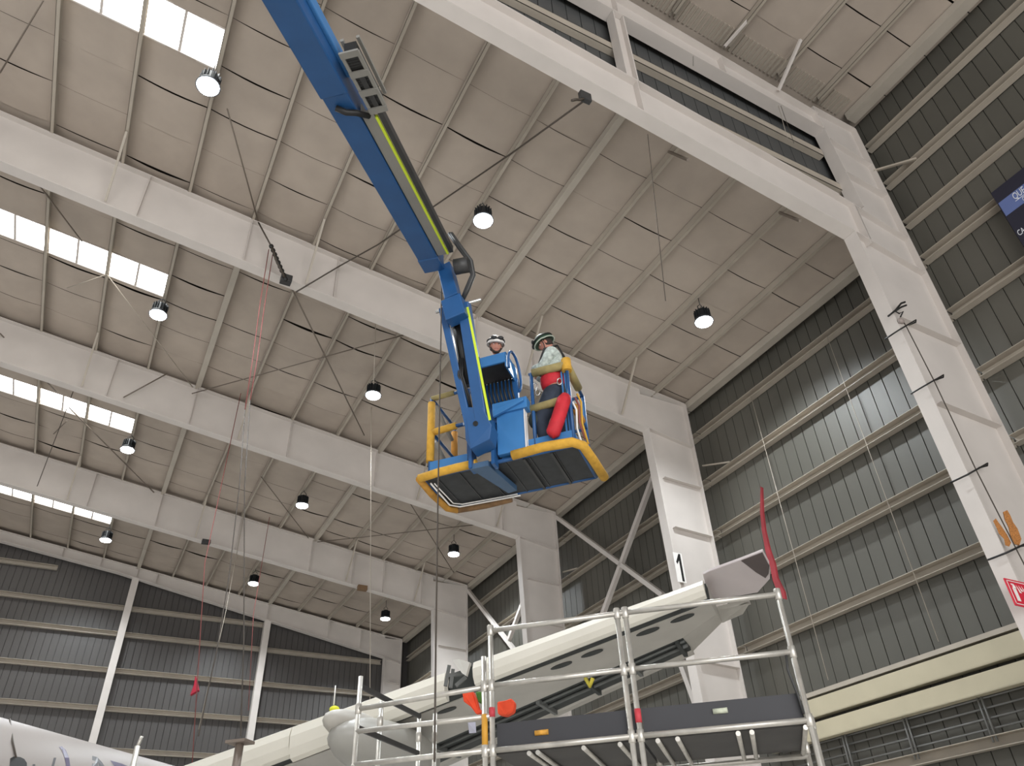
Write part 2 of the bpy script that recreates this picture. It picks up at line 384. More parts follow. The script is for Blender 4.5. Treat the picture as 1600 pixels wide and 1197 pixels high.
LPX = [(325, 135, 'high bay lamp blazing below the top left skylight corner'), (247, 492, 'lit high bay lamp left of centre, under the end of the second skylight'), (199, 703, 'lit high bay lamp below the end of the third skylight'),
       (165, 844, 'lit high bay lamp below the end of the farthest skylight'), (755, 345, 'blazing high bay lamp just right of the lift boom'), (583, 618, 'lit high bay lamp left of the lift basket'),
       (472, 790, 'lit high bay lamp in the third roof bay, middle row'), (396, 912, 'lit high bay lamp closest above the far gable wall, middle row'), (1100, 503, 'lit high bay lamp nearest the right wall, right of the workers'),
       (709, 866, 'lit high bay lamp below the lift basket, right-hand row'), (602, 967, 'smallest lit high bay lamp in the far right roof corner')]
proto = lamp_proto(); DROP = .9
for i, (px, py, lb) in enumerate(LPX):
    P = roofpt(px, py); k = 1 - DROP / (P.z - CAM.z + DROP * .0); q = CAM + (P - CAM) * (1 - (DROP - .1) / (P.z - CAM.z))
    if i == 0: t = proto
    else:
        t = proto.copy(); COL.objects.link(t)
        for ch in proto.children: c = ch.copy(); COL.objects.link(c); c.parent = t
    t.location = q; t['label'] = lb
for ch in proto.children:
    if ch.name == 'hanging_chain': pass

# ------------------------------------------------------------------ fly braces and tie rods
def rod(pts, r, name, label, cat, m=ROD, group=None, seg=6):
    return tag(MB().tube(pts, r, seg).build(name, m), label, cat, group)
SIDEN = ['front', 'second', 'third', 'fourth', 'gable']
for k in (1, 2, 3):
    for n, x in enumerate((-2.35, 2.35, 8.52, 11.6)):
        y = FY[k]; p0 = (x, y - 1.15, zt(x) - .03); p1 = (x - .02, y - .16, zb(x) + .06)
        tag(MB().beam(p0, p1, .05, .05).build('fly_brace', PURLIN), 'slanting brace from roof purlin to the %s frame rafter, %s from the left' % (SIDEN[k], ORD[n]), 'brace', 'fly braces of the rafters')
for n, (px0, py0, px1, py1, lb) in enumerate([(1045, 237, 1075, 250, 'short dark brace behind the nearest rafter, left one'), (1218, 332, 1250, 345, 'short dark brace behind the nearest rafter, right one')]):
    a = roofpt(px0, py0); a = CAM + (a - CAM) * .99; b = ony(px1, py1, FY[0] + .13); tag(MB().beam(a, b, .05, .05).build('fly_brace', ROD), lb, 'brace', 'fly braces of the nearest rafter')
tag(MB().beam(onx(1432, 248, W + .1), ony(1366, 267, FY[0] - .1), .06, .05).build('girt_brace', PURLIN), 'short pale brace between the nearest post and a right wall girt', 'brace')
tag(MB().beam(onx(1140, 722, W + .1), ony(1098, 728, FY[1] - .1), .05, .04).build('girt_brace', PURLIN), 'short pale brace beside the numbered post', 'brace')
tag(MB().beam(onx(902, 888, W + .1), ony(880, 894, FY[2] - .1), .05, .04).build('girt_brace', PURLIN), 'short pale brace beside the third post', 'brace')
def hir(px, py): d = ray(px, py); return CAM + d * ((19.04 + .095 * 14.3 - .16 - CAM.z) / (d.z + .095 * d.x))
tag(MB().beam(hir(1251, 62), ony(1216, 142, FY[0] - .15), .07, .06).build('fly_brace', STEEL), 'pale brace from the higher roof to the upper beam at top right', 'brace')
tag(MB().beam(hir(1168, 32), ony(1132, 73, FY[0] - .24), .06, .05).build('fly_brace', STEEL), 'pale brace over the corrugated strip at the top', 'brace')
RODS = [((447, 433), (569, 680), 'dark tie rod running down from the beam clamp to the third frame', .022, 1, 2), ((640, 521), (300, 615), 'long tie rod crossing the second roof bay beside the red ropes', .018, 1, 2),
        ((167, 429), (301, 605), 'pale tie rod below the second skylight, slanting right', .016, 1, 2), ((167, 429), (105, 450), 'short pale tie rod below the second skylight, slanting left', .016, 1, 1),
        ((54, 280), (128, 377), 'dark tie rod reaching the second skylight from the upper left', .02, 1, 1), ((108, 637), (321, 850), 'tie rod crossing the third frame rafter below the third skylight', .022, 2, 3),
        ((0, 521), (88, 612), 'tie rod at the left edge above the third skylight', .022, 2, 2), ((408, 745), (482, 841), 'thin tie rod left of the lamp in the third roof bay', .018, 3, 3), ((638, 782), (709, 895), 'tie rod slanting to the lamp below the basket', .02, 3, 3),
        ((743, 820), (496, 847), 'near horizontal tie rod below the lift basket', .018, 3, 3), ((355, 170), (403, 345), 'thin tie rod from the blazing top left lamp to the rafter', .018, 0, 1), ((68, 0), (0, 114), 'thin tie rod in the top left corner', .016, 0, 0),
        ((261, 584), (193, 621), 'short tie rod slanting over the third frame rafter', .02, 2, 2), ((84, 678), (104, 658), 'short rod at the third skylight', .02, 2, 2)]
def rpl(px, py, k):
    """point a little below the roof blanket, or just in front of rafter k where the rafter hides the roof"""
    P = roofpt(px, py); P = CAM + (P - CAM) * .985
    for kk in (1, 2, 3, 4):
        q = ony(px, py, FY[kk] - .2)
        if q.y < P.y and zb(q.x, kk) - .1 < q.z < zt(q.x, kk) + .2: P = q; break
    return P
for (a, b, lb, r_, k0, k1) in RODS:
    n = 5; pts = [rpl(a[0], a[1], k0), rpl(b[0], b[1], k1)]
    rod(pts, r_, 'tie_rod', lb, 'tie rod', ROD if 'pale' not in lb else PURLIN, 'cross bracing rods of the roof')
cbl = [ony(912, 158, FY[0] - .1), rpl(800, 239, 0), rpl(591, 382, 0), ony(530, 416, FY[1] - .25), ony(463, 456, FY[1] - .3)]
rod(cbl, .02, 'lifeline_cable', 'long dark cable from the junction box down to the second frame rafter', 'cable', CABLE)
jb = thing('junction_box', ony(912, 152, FY[0] - .25), 'small grey junction box clamped under the nearest rafter', 'box')
q = ony(914, 152, FY[0] - .25)
MB().obox(q, Vector((.11, 0, 0)), Vector((0, .05, 0)), Vector((0, 0, .11))).build('box_body', DARK, jb, .01)
MB().tube([q + Vector((-.05, -.02, -.1)), q + Vector((-.12, 0, -.16)), q + Vector((-.2, 0, -.2)), q + Vector((-.3, 0, -.3))], .025, 6).build('cable_loop', CABLE, jb)
tag(MB().obox(ony(447, 437, FY[1] - .3), Vector((.13, 0, 0)), Vector((0, .1, 0)), Vector((0, 0, .1))).build('beam_clamp', DARK, None, .01), 'dark beam clamp on the second frame rafter holding the cable', 'clamp')
tag(MB().obox(ony(322, 847, FY[3] - .3), Vector((.16, 0, 0)), Vector((0, .1, 0)), Vector((0, 0, .08))).build('beam_clamp', DARK, None, .01), 'dark clamp under the fourth frame rafter', 'clamp')
tag(MB().obox(ony(566, 919, FY[3] - .2), Vector((.2, 0, 0)), Vector((0, .1, 0)), Vector((0, 0, .1))).build('beam_clamp', mat('rust', (120, 95, 70), .8)), 'rusty clamp under the fourth frame rafter, left of the far post', 'clamp')

# chain and red hand ropes below the clamp
CH = [ony(404, 348, FY[1] - .25), ony(424, 385, FY[1] - .5), ony(432, 408, FY[1] - .6), ony(446, 436, FY[1] - .4)]
ch = thing('chain_sling', CH[0], 'dark chain sling hanging on the second frame rafter above the red ropes', 'chain')
mb = MB(); mb.tube([CH[0], CH[1]], .022, 6); mb.tube(CH[1:], .03, 6); mb.build('sling_cable', CABLE, ch)
for j in range(9):
    p = CH[1].lerp(CH[3], j / 8); MB().ball(p, .06, .05, .07, None, 8, 5).build('chain_link', BLACK, ch)
for j, (pts, lb) in enumerate([([(420, 390), (407, 470), (395, 560), (383, 640), (374, 760), (358, 900), (340, 1010), (310, 1150)], 'red and grey hand rope hanging from the chain sling, left one'), ([(426, 398), (413, 480), (402, 560), (391, 625), (382, 760), (381, 1000), (376, 1150)], 'red and grey hand rope hanging from the chain sling, right one')]):
    n = len(pts); W3 = [atr(p[0], p[1], 14.2 + (10.0 - 14.2) * i / (n - 1)) for i, p in enumerate(pts)]
    t = thing('hand_rope', W3[0], lb, 'rope', 'hand ropes on the sling')
    MB().tube(W3[:4], .011, 5).build('red_section', REDROPE, t); MB().tube(W3[3:], .008, 5).build('grey_section', CABLE, t)
for (a, b, r0, r1, lb, m) in [((590, 405), (584, 600), 17, 17, 'thin pale cord hanging beside the lamp left of the basket', PURLIN), ((580, 640), (578, 1100), 21, 21, 'thin pale cord hanging below the lamp left of the basket', PURLIN),
                   ((320, 880), (300, 1197), 22, 22, 'red hanging rope in front of the far gable wall', REDROPE), ((396, 960), (388, 1110), 30, 30, 'thin red rope beside the right gable post', REDROPE), ((352, 960), (310, 1140), 30, 30, 'thin pale rope in front of the gable wall', PURLIN),
                   ((100, 650), (58, 760), 24, 24, 'thin dark rope below the third skylight', CABLE), ((1012, 210), (1040, 470), 7.4, 7.4, 'thin cord hanging below the nearest rafter', CABLE), ((1083, 88), (1083, 108), 8, 8, 'short cord under the upper beam', CABLE), ((1220, 165), (1254, 262), 8, 8, 'dark cord hanging under the upper beam at right', CABLE), ((1216, 165), (1240, 250), 8, 8, 'pale cord under the upper beam at right', PURLIN)]:
    p_ = [atr(a[0], a[1], r0), atr(b[0], b[1], r1)]
    if r0 > 15: p_ = [Vector((p_[0].x, p_[0].y, zin(p_[0].x) - .12))] + p_
    elif a[1] > 200: p_[0] = ony(a[0], a[1], FY[0])
    else: d0 = p_[1] - p_[0]; p_[0] = ony(a[0], a[1], FY[0] - .155); p_[1] = p_[0] + d0
    rod(p_, .012 if r0 > 15 else .006, 'rope', lb, 'rope', m, None, 5)
rt_ = [atr(304, 1055, 22), atr(303, 1080, 22), atr(298, 1085, 22)]
tag(MB().prism([atr(305, 1056, 22), atr(310, 1078, 22), atr(297, 1086, 22), atr(303, 1070, 22)], (.05, .1, 0)).build('red_flag', mat('red_cloth', (170, 30, 55), .8)), 'small red streamer tied to the rope before the gable wall', 'flag')

# ------------------------------------------------------------------ right wall: cross braces, trunking, conduits, signs
def xb(a, b, lb, w=.14):
    tag(MB().beam(onx(*a, W - .15), onx(*b, W - .15), w, w).build('cross_brace', STEEL), lb, 'brace', 'cross braces of the right wall')
xb((870, 808), (1036, 930), 'pale cross brace falling to the right behind the wing, second bay'); xb((1022, 742), (940, 965), 'pale cross brace rising to the right, second bay')
xb((731, 922), (815, 1030), 'pale cross brace falling to the right in the third wall bay'); xb((826, 918), (795, 1000), 'pale cross brace rising to the right in the third wall bay')
xb((1048, 990), (1120, 1185), 'pale brace beside the numbered post near the toe board', .16)
for z0, z1, lb in ((5.46, 5.86 - .03, 'beige wall beam, upper of the two, above the grey conduits'), (5.02, 5.36, 'beige wall beam, lower of the two, above the grey conduits')):
    mb = MB(); mb.box(W + .0, W + .05, 6.6, 14.2, z0 - .12, z1 - .12); mb.box(W + .0, W + .2, 6.6, 14.2, z0 - .12, z0 - .10)
    tag(mb.build('wall_beam', BEIGE), lb, 'wall beam', 'beige beams on the right wall')
tag(MB().box(W + .03, W + .22, 6.6, 14.2, 5.77, 5.86).build('wall_girt', PURLIN), 'pale girt right above the beige wall beams', 'girt')
for n in range(4):
    z = 5.0 - .17 * n - .12
    rod([(W + .22, 7.0, z), (W + .22, 14.0, z)], .02, 'conduit', 'grey horizontal conduit below the beige beams, %s from the top' % ORD[n], 'conduit', GREYPIPE, 'horizontal conduits on the right wall')
for n, y in enumerate((8.9, 8.98, 10.55, 10.63, 12.12, 12.2)):
    rod([(W + .17, y, 5.05), (W + .17, y, 4.15)], .022, 'conduit', 'bright vertical conduit on the right wall, %s from the right' % ORD[n], 'conduit', GREYPIPE, 'vertical conduits on the right wall')
for n, y in enumerate((9.27, 12.1)):
    rod([(W + .1, y, 13.7), (W + .1, y, 6.0)], .009, 'sag_rod', 'thin pale sag rod on the right wall, %s from the right' % ORD[n], 'rod', PURLIN, 'sag rods of the right wall')
# dark banner
NAVY = mat('navy_banner', (32, 32, 48), .6, 0, .05); BLUEP = mat('banner_blue', (92, 108, 158), .6, 0, .04); LET = mat('white_lettering', (215, 218, 225), .6, 0, 0)
def text_mesh(txt, size, origin, right, up, m, name, parent, out=.006, xs=.5):
    c = bpy.data.curves.new(name, 'FONT'); c.body = txt; c.size = size; c.extrude = .002
    o = bpy.data.objects.new(name, c); COL.objects.link(o); dg = bpy.context.evaluated_depsgraph_get()
    me = bpy.data.meshes.new_from_object(o.evaluated_get(dg)); bpy.data.objects.remove(o)
    right = Vector(right); up = Vector(up); n = right.cross(up)
    for v in me.vertices: v.co = Vector(origin) + right * v.co.x * xs + up * v.co.y + n * (v.co.z + out)
    me.materials.clear(); me.materials.append(m); ob = bpy.data.objects.new(name, me); COL.objects.link(ob)
    if parent is not None: ob.parent = parent; ob.matrix_parent_inverse = Matrix.Translation(-wloc(parent))
    return ob
xw = W - .06
tl = onx(1548, 302, xw); bt = thing('wall_banner', tl, 'dark navy banner with white lettering at the right edge of the wall', 'banner')
y1 = tl.y; ztp = tl.z; zbt = ztp - 2.2
MB().box(xw, xw + .04, y1 - 4.2, y1, zbt, ztp).build('banner_panel', NAVY, bt)
zs = onx(1556, 321, xw).z; ze = onx(1567, 342, xw).z
MB().box(xw - .004, xw, y1 - 4.2, y1 - .02, ze, zs).build('blue_stripe', BLUEP, bt)
hh = zs - ze
text_mesh('QUE TE COM', hh * .62, (xw - .004, y1 - .3, ze + hh * .5), (0, -1, 0), (0, 0, 1), LET, 'lettering', bt)
MB().box(xw - .008, xw - .004, y1 - 3, y1 - .3, ze + hh * .40, ze + hh * .43).build('underline', LET, bt)
text_mesh('GRANDE', hh * .38, (xw - .004, y1 - .42, ze + hh * .08), (0, -1, 0), (0, 0, 1), LET, 'lettering', bt)
cc = onx(1593, 361, xw)
text_mesh('CA', .20, (xw, cc.y + .05, cc.z - .1), (0, -1, 0), (0, 0, 1), LET, 'lettering', bt); text_mesh('V', .2, (xw, cc.y + .0, cc.z - .42), (0, -1, 0), (0, 0, 1), LET, 'lettering', bt)
# fire extinguisher sign on the nearest post
RED = mat('red_sign', (205, 40, 62), .5, 0, .03); WHITE = mat('white_paint', (235, 232, 228), .5, 0, .02)
yf = FY[0] - .2; fs = thing('fire_sign', ony(1569, 903, yf), 'red fire extinguisher sign with white pictogram at the right edge', 'sign')
a = ony(1569, 903, yf); x0 = a.x; z1 = a.z; s_ = .42
MB().box(x0, x0 + s_ * 1.3, yf, yf + .02, z1 - s_, z1).build('sign_panel', RED, fs)
mb = MB(); e = .025
for (xa, xb_, za, zb_) in ((x0 + e, x0 + s_ * 1.3 - e, z1 - e - .012, z1 - e), (x0 + e, x0 + s_ * 1.3 - e, z1 - s_ + e, z1 - s_ + e + .012), (x0 + e, x0 + e + .012, z1 - s_ + e, z1 - e)): mb.box(xa, xb_, yf - .004, yf, za, zb_)
mb.build('border_line', WHITE, fs)
mb = MB(); mb.box(x0 + .1, x0 + .18, yf - .004, yf, z1 - .34, z1 - .14); mb.tube([(x0 + .14, yf - .003, z1 - .15), (x0 + .14, yf - .003, z1 - .08)], [.03, .015], 8); mb.box(x0 + .1, x0 + .16, yf - .004, yf, z1 - .09, z1 - .07); mb.build('extinguisher_symbol', WHITE, fs)
mb = MB()
for (dx, dz) in ((.24, .0), (.3, .03), (.37, 0)): mb.prism([(x0 + dx, yf - .004, z1 - .2 + dz), (x0 + dx + .05, yf - .004, z1 - .2 + dz), (x0 + dx - .02, yf - .004, z1 - .08)], (0, .003, 0))
mb.build('flame_symbol', WHITE, fs)
# number plate 1
yp = FY[1] - .17; npl = thing('number_plate', ony(1060, 885, yp), 'white plate with black numeral 1 on the second post', 'sign')
P = [ony(*p, yp) for p in ((1055, 866), (1072, 863), (1078, 903), (1061, 907))]; px0 = 12.56; px1 = 12.84
MB().box(px0, px1, yp - .01, yp, 8.8, 9.6).build('plate', WHITE, npl)
mb = MB(); X = lambda f: px0 + f * (px1 - px0); Zf = lambda f: 8.8 + f * .8
mb.prism([(X(.55), yp - .014, Zf(.04)), (X(.8), yp - .014, Zf(.04)), (X(.8), yp - .014, Zf(.97)), (X(.6), yp - .014, Zf(.97)), (X(.2), yp - .014, Zf(.68)), (X(.28), yp - .014, Zf(.6)), (X(.55), yp - .014, Zf(.74))], (0, .004, 0)); mb.build('numeral', BLACK, npl)
# clamps, cable and rust stain on the nearest post
yq = FY[0] - .2
for n, (a, b) in enumerate([((1404, 516), (1431, 500)), ((1446, 602), (1474, 586)), ((1511, 742), (1543, 724)), ((1572, 864), (1606, 848))]):
    A_, B_ = ony(*a, yq), ony(*b, yq); B2 = Vector((B_.x, FY[0] - .03, B_.z)); A2 = Vector((A_.x - .02, FY[0] + .1, A_.z))
    rod([A2, A_, B_, B_ + Vector((.03, .03, -.02)), B2], .016, 'cable_clamp', 'dark metal bar clamp on the nearest post, %s from the top' % ORD[n], 'clamp', BLACK, 'bar clamps on the nearest post')
rod([ony(1410, 500, yq), ony(1417, 512, yq), ony(1460, 596, yq), ony(1525, 734, yq), ony(1588, 858, yq), ony(1625, 930, yq)], .011, 'post_cable', 'dark cable running down the nearest post between its clamps', 'cable', CABLE)
hk = thing('cable_hook', ony(1400, 485, yq), 'black forked hook bracket at the top of the cable on the nearest post', 'hook')
mb = MB(); mb.tube([ony(*p, yq) for p in ((1388, 494), (1399, 485), (1408, 474), (1414, 472))], .02, 6); mb.tube([ony(*p, yq) for p in ((1399, 486), (1408, 480), (1416, 477))], .02, 6); mb.tube([ony(*p, yq) for p in ((1400, 487), (1405, 490), (1411, 487), (1407, 495))], .014, 6); mb.build('forked_bar', BLACK, hk)
MB().ball(ony(1408, 502, yq), .07, .05, .06).build('round_cover', mat('taupe', (150, 138, 132)), hk)
RUST = mat('rust_stain', (182, 122, 66), .9, 0, .45, 60)
tag(MB().prism([ony(*p, FY[0] - .166) for p in ((1552, 814), (1556, 810), (1560, 816), (1566, 824), (1574, 836), (1580, 848), (1577, 854), (1571, 852), (1569, 842), (1561, 834), (1557, 824))], (0, .004, 0)).build('rust_stain', RUST), 'orange rust stain on the edge of the nearest post above the fire sign', 'stain')
tag(MB().prism([ony(*p, FY[0] - .03) for p in ((1568, 800), (1574, 797), (1579, 806), (1583, 816), (1590, 826), (1596, 842), (1593, 852), (1586, 850), (1580, 838), (1577, 824), (1571, 812))], (0, .01, 0)).build('rust_stain', RUST), 'orange rust stain on the web of the nearest post above the fire sign', 'stain')
# ------------------------------------------------------------------ boom lift
BLUE = mat('lift_blue', (34, 82, 134), .42, 0, .08, 4); BLUEL = mat('lift_blue_light', (62, 122, 180), .4, 0, .06, 5); YEL = mat('yellow_foam', (206, 158, 58), .85, 0, .12, 14, bump=.3); OLIVE = mat('worn_olive_foam', (152, 138, 92), .9, 0, .12, 14, bump=.3)
LIME = mat('lime_stripe', (205, 225, 50), .5, 0, .03); GREY = mat('tray_grey', (142, 140, 134), .5, .2, .06); CHROME = mat('chrome_rod', (215, 215, 212), .2, .8, 0); DKG = mat('underside_dark', (48, 50, 52), .6, .2, .25, 9)
BA = Vector((2.956, 7.694, 6.2)); bu = Vector((.67118, -.7413, 0)); bv = Vector((.7413, .67118, 0)); bz = Vector((0, 0, 1))
def BP(a, b, z): return BA + bu * a + bv * b + bz * z
def BT(px, py, b): d = ray(px, py); return CAM + d * (((BA - CAM).dot(bv) + b) / d.dot(bv))
def bbox(mb, a0, a1, b0, b1, z0, z1, mi=0): return mb.obox(BP((a0 + a1) / 2, (b0 + b1) / 2, (z0 + z1) / 2), bu * ((a1 - a0) / 2), bv * ((b1 - b0) / 2), bz * ((z1 - z0) / 2), mi)
LT = thing('boom_lift', (0, 0, 0), 'blue boom lift reaching in from the top with a raised work basket', 'boom lift')
# booms
S0 = BT(437, 0, -5.0); E0 = BT(679, 424, -1.0); dr = nrm(E0 - S0); wd = nrm(dr.cross(bz)); hu = nrm(wd.cross(dr)); BL = (E0 - S0).length
def tpy(y):
    lo, hi = -.5, 1.2
    for _ in range(40):
        m = (lo + hi) / 2
        if proj(S0 + dr * BL * m)[1] < y: lo = m
        else: hi = m
    return lo
def bm(t0, t1, w0, w1, h0, h1, mb, mi=0):
    """box along the boom; w to the right of the boom, h above its bottom face"""
    p = S0 + dr * BL * t0; q = S0 + dr * BL * t1; m = (p + q) / 2 + wd * ((w0 + w1) / 2) + hu * ((h0 + h1) / 2)
    return mb.obox(m, (q - p) / 2, wd * ((w1 - w0) / 2), hu * ((h1 - h0) / 2), mi)
mb = MB(); tO = tpy(150)
bm(-3.2, tO, -.135, .135, -.015, .36, mb); boom = mb.build('outer_boom', BLUE, LT, .015)
mb = MB(); bm(-3.2, tO - .005, .13, .17, .16, .30, mb); mb.build('lit_side_strip', BLUEL, boom, .01)  # lighter blue strip paints the lit right side of the outer boom
mb = MB(); bm(tO - .05, 1.0, -.125, .125, 0, .31, mb); fly = mb.build('fly_boom', BLUE, LT, .012)
mb = MB(); bm(.93, 1.0, -.132, .132, -.008, .32, mb); mb.build('end_collar', BLUE, fly, .01)
mb = MB(); t1, t2 = tpy(185), tpy(405); bm(t1, t2, .135, .25, .02, .05, mb); bm(t1, t2, .135, .15, .02, .14, mb); tr = mb.build('cable_tray', GREY, fly)
mb = MB(); bm(t1 + .02, t2, .25, .275, .015, .05, mb); mb.build('lime_stripe', LIME, tr)
mb = MB(); bm(t1 - .1, t2, .285, .335, .03, .12, mb); mb.build('hose_track', DARK, tr)
mb = MB(); t0 = tpy(100)
for w_ in (.22, .37):
    for h_ in (.02, .2): bm(t0, t1, w_, w_ + .03, h_, h_ + .03, mb)
for j in range(4):
    tt = t0 + (t1 - t0) * j / 3; bm(tt - .008, tt + .008, .22, .40, .01, .03, mb)
mb.build('cable_carrier_frame', GREY, fly)
mb = MB(); bm(t0 + .005, t1, .25, .36, .05, .19, mb)
for j in range(24):
    tt = t0 + (t1 - t0) * (j + .5) / 24; bm(tt - .003, tt + .003, .25, .36, .04, .06, mb)
mb.build('cable_carrier', BLACK, fly)
mb = MB(); tk = tpy(165); p = S0 + dr * BL * tk
mb.tube([p + wd * -.04 + hu * -.02, p + wd * .04 + hu * -.05 + dr * .05, p + wd * .12 + hu * -.03 + dr * .1, p + wd * .2 + hu * .02 + dr * .22], .03, 8); mb.build('hose_bundle', BLACK, boom)
# knuckle, roller, hose loop
K0 = BT(706, 428, -1.0); K1 = BT(712, 470, -.95)
mb = MB(); mb.beam(BT(697, 420, -.9), BT(709, 470, -.95), .18, .18, up=bv); mb.beam(BT(708, 470, -.95), BT(716, 500, -.9), .26, .2, up=bv); kn = mb.build('jib_knuckle', BLUE, LT, .012)
c = BT(713, 417, -1.15); mb = MB(); mb.tube([c - wd * .02, c + wd * .16], .1, 20); mb.build('roller', DARK, kn)
mb = MB()
for o_ in (0, .05): mb.tube([BT(702 + o_ * 60, 365, -1.25) , BT(716 + o_ * 60, 385, -1.2), BT(733 + o_ * 60, 408, -1.1), BT(738 + o_ * 40, 430, -1.0), BT(729 + o_ * 40, 452, -.95), BT(722, 470, -.9)], .028, 8)
mb.build('hose_loop', DARK, kn)
# jib
jb0, jb1 = -.9, -.32
def J(px, py): f_ = min(max((py - 470) / 200., 0), 1.1); return BT(px, py, jb0 + (jb1 - jb0) * f_)
mb = MB(); mb.beam(J(692, 482), J(741, 700), .09, .09, up=bv); jib = mb.build('jib_lower_bar', BLUE, LT, .01)
mb = MB(); mb.beam(J(725, 475), J(756, 672), .15, .12, up=bv); mb.build('jib_upper_bar', BLUE, LT, .012)
mb = MB(); mb.beam(J(733, 484) - bv * .05, J(768, 660) - bv * .05, .028, .012, up=bv); mb.build('lime_stripe', LIME, jib)
mb = MB(); mb.tube([J(700, 486), J(716, 572)], .03, 12); mb.build('cylinder_rod', CHROME, jib)
mb = MB(); mb.tube([J(707, 480) + bv * .1, J(727, 596) + bv * .1], .07, 12); mb.build('cylinder_barrel', BLACK, jib)
mb = MB(); mb.tube([J(688, 486) - bu * .06, J(694, 484) + bu * .5], .02, 10); mb.build('pivot_pin', CHROME, jib)
mb = MB()
for k in range(3): mb.tube([J(717 + 3 * k, 560), J(719 + 3 * k, 590) - bv * .05, J(727 + 3 * k, 620), J(733 + 2 * k, 640)], .013, 6)
mb.build('hoses', BLACK, jib)
# rotator bracket and support arm
mb = MB(); q = [J(728, 640), J(757, 640), J(771, 668), J(768, 690), J(738, 705), J(730, 690)]; mb.prism([Vector(p) - bv * .06 for p in q], bv * .22); br = mb.build('rotator_bracket', BLUE, LT, .01)
MB().tube([J(747, 667) - bv * .09, J(747, 667) + bv * .02], .03, 12).build('pivot_bolt', BLACK, br)
mb = MB(); mb.beam(BP(.72, -.12, .22), BP(.72, .04, .22), .04, .6); mb.beam(BP(1.0, -.1, .22), BP(1.0, .04, .22), .04, .6); mb.build('mounting_plate', BLUE, br)
mb = MB()
mb.prism([BP(.72, -.1, -.02), BP(.94, -.1, -.02), BP(1.04, .62, -.02), BP(.92, .64, -.02)], -bz * .07); mb.build('support_arm', mat('lift_blue_grey', (64, 92, 122), .5, 0, .08, 5), br)

# basket
L_, D_ = 2.03, .89
mb = MB(); bbox(mb, .03, L_ - .03, .03, D_ - .03, .0, .04); bk = mb.build('basket', DKG, LT)
mb = MB()
for b_ in (.03, D_ - .03): mb.tube([BP(.03, b_, .01), BP(L_ - .03, b_, .01)], .025, 8)
for a_ in (.03, L_ - .03): mb.tube([BP(a_, .03, .01), BP(a_, D_ - .03, .01)], .025, 8)
mb.build('floor_frame', BLUE, bk)
mb = MB(); mb.tube([BP(.10, .12, -.03), BP(.08, D_ - .16, -.03), BP(.18, D_ - .06, -.03), BP(1.0, D_ - .03, -.03)], .012, 6); mb.tube([BP(.14, .14, -.03), BP(.14, D_ - .18, -.03), BP(.24, D_ - .11, -.03), BP(.98, D_ - .08, -.03)], .008, 6); mb.build('white_edge_trim', WHITE, bk)
mb = MB()
for a_ in [.2 + .3 * i for i in range(6)]: bbox(mb, a_, a_ + .01, .05, D_ - .05, -.012, 0)
for a_ in (1.32, 1.66): bbox(mb, a_, a_ + .03, .05, D_ - .05, -.03, 0)
mb.build('floor_ribs', DARK, bk)
for (a0, a1) in ((.1, .62), (1.06, 1.95)):
    mb = MB(); bbox(mb, a0, a1, .06, .075, .03, .24); mb.build('kick_plate', BLUEL, bk)
mb = MB(); bbox(mb, .1, 1.95, D_ - .075, D_ - .06, .03, .2); bbox(mb, .07, .085, .1, D_ - .08, .03, .2); bbox(mb, 1.96, 1.975, .1, D_ - .08, .03, .2); mb.build('kick_plate', BLUEL, bk)
def pad(pts, m, r=.052): o = MB().tube(pts, r, 12).build('foam_pad', m, bk); return o
def railt(pts, r=.021, m=None): return MB().tube(pts, r, 8).build('rail', m or BLUE, bk)
def post(a, b, z1=1.22): return MB().tube([BP(a, b, .02), BP(a, b, z1)], .024, 8).build('post', BLUE, bk)
for (a, b) in ((.1, .08), (.62, .08), (1.48, .08), (1.95, .08), (.1, .82), (1.95, .82), (1.0, .82)): post(a, b)
for z in (.7, 1.21):
    railt([BP(.1, .08, z), BP(.55, .08, z)]); railt([BP(1.45, .08, z), BP(1.95, .08, z)])
    railt([BP(.1, .82, z), BP(1.95, .82, z)]); railt([BP(.1, .08, z), BP(.1, .82, z)]); railt([BP(1.95, .08, z), BP(1.95, .82, z)])
pad([BP(0, 0, 0), BP(.25, -.01, .02), BP(.5, -.01, .03), BP(.76, -.01, .03)], YEL); pad([BP(0, 0, 0), BP(-.01, .4, -.02), BP(.02, .8, -.03), BP(.12, .9, -.03)], mat('yellow_foam_dirty', (176, 128, 52), .9, 0, .2, 12), .048)
pad([BP(.12, .9, -.03), BP(.5, .93, -.03), BP(.86, .92, -.02)], mat('brown_foam', (120, 92, 62), .9, 0, .25, 12), .045)
pad([BP(1.21, -.01, .03), BP(1.6, -.01, .05), BP(1.95, -.01, .03), BP(2.05, .08, .01), BP(2.08, .4, -.01), BP(2.1, .86, -.02)], YEL, .058)
pad([BP(.1, .08, .25), BP(.1, .08, 1.14)], YEL, .05); pad([BP(.1, .08, .68), BP(.45, .08, .70)], YEL, .045); pad([BP(.1, .82, .72), BP(.1, .82, 1.12)], mat('orange_foam', (212, 150, 70), .85, 0, .1, 14), .045)
pad([BP(.1, .08, 1.21), BP(.42, .08, 1.22)], OLIVE, .035)
pad([BP(1.50, .08, 1.22), BP(1.95, .08, 1.22)], OLIVE, .055); pad([BP(1.95, .08, 1.12), BP(1.95, .08, 1.30)], YEL, .062); pad([BP(1.95, .14, 1.23), BP(1.95, .62, 1.22)], OLIVE, .055)
pad([BP(1.44, .08, .68), BP(1.9, .08, .71)], OLIVE, .05); pad([BP(1.95, .3, .72), BP(1.95, .62, .7)], mat('orange_foam', (212, 150, 70)), .05)
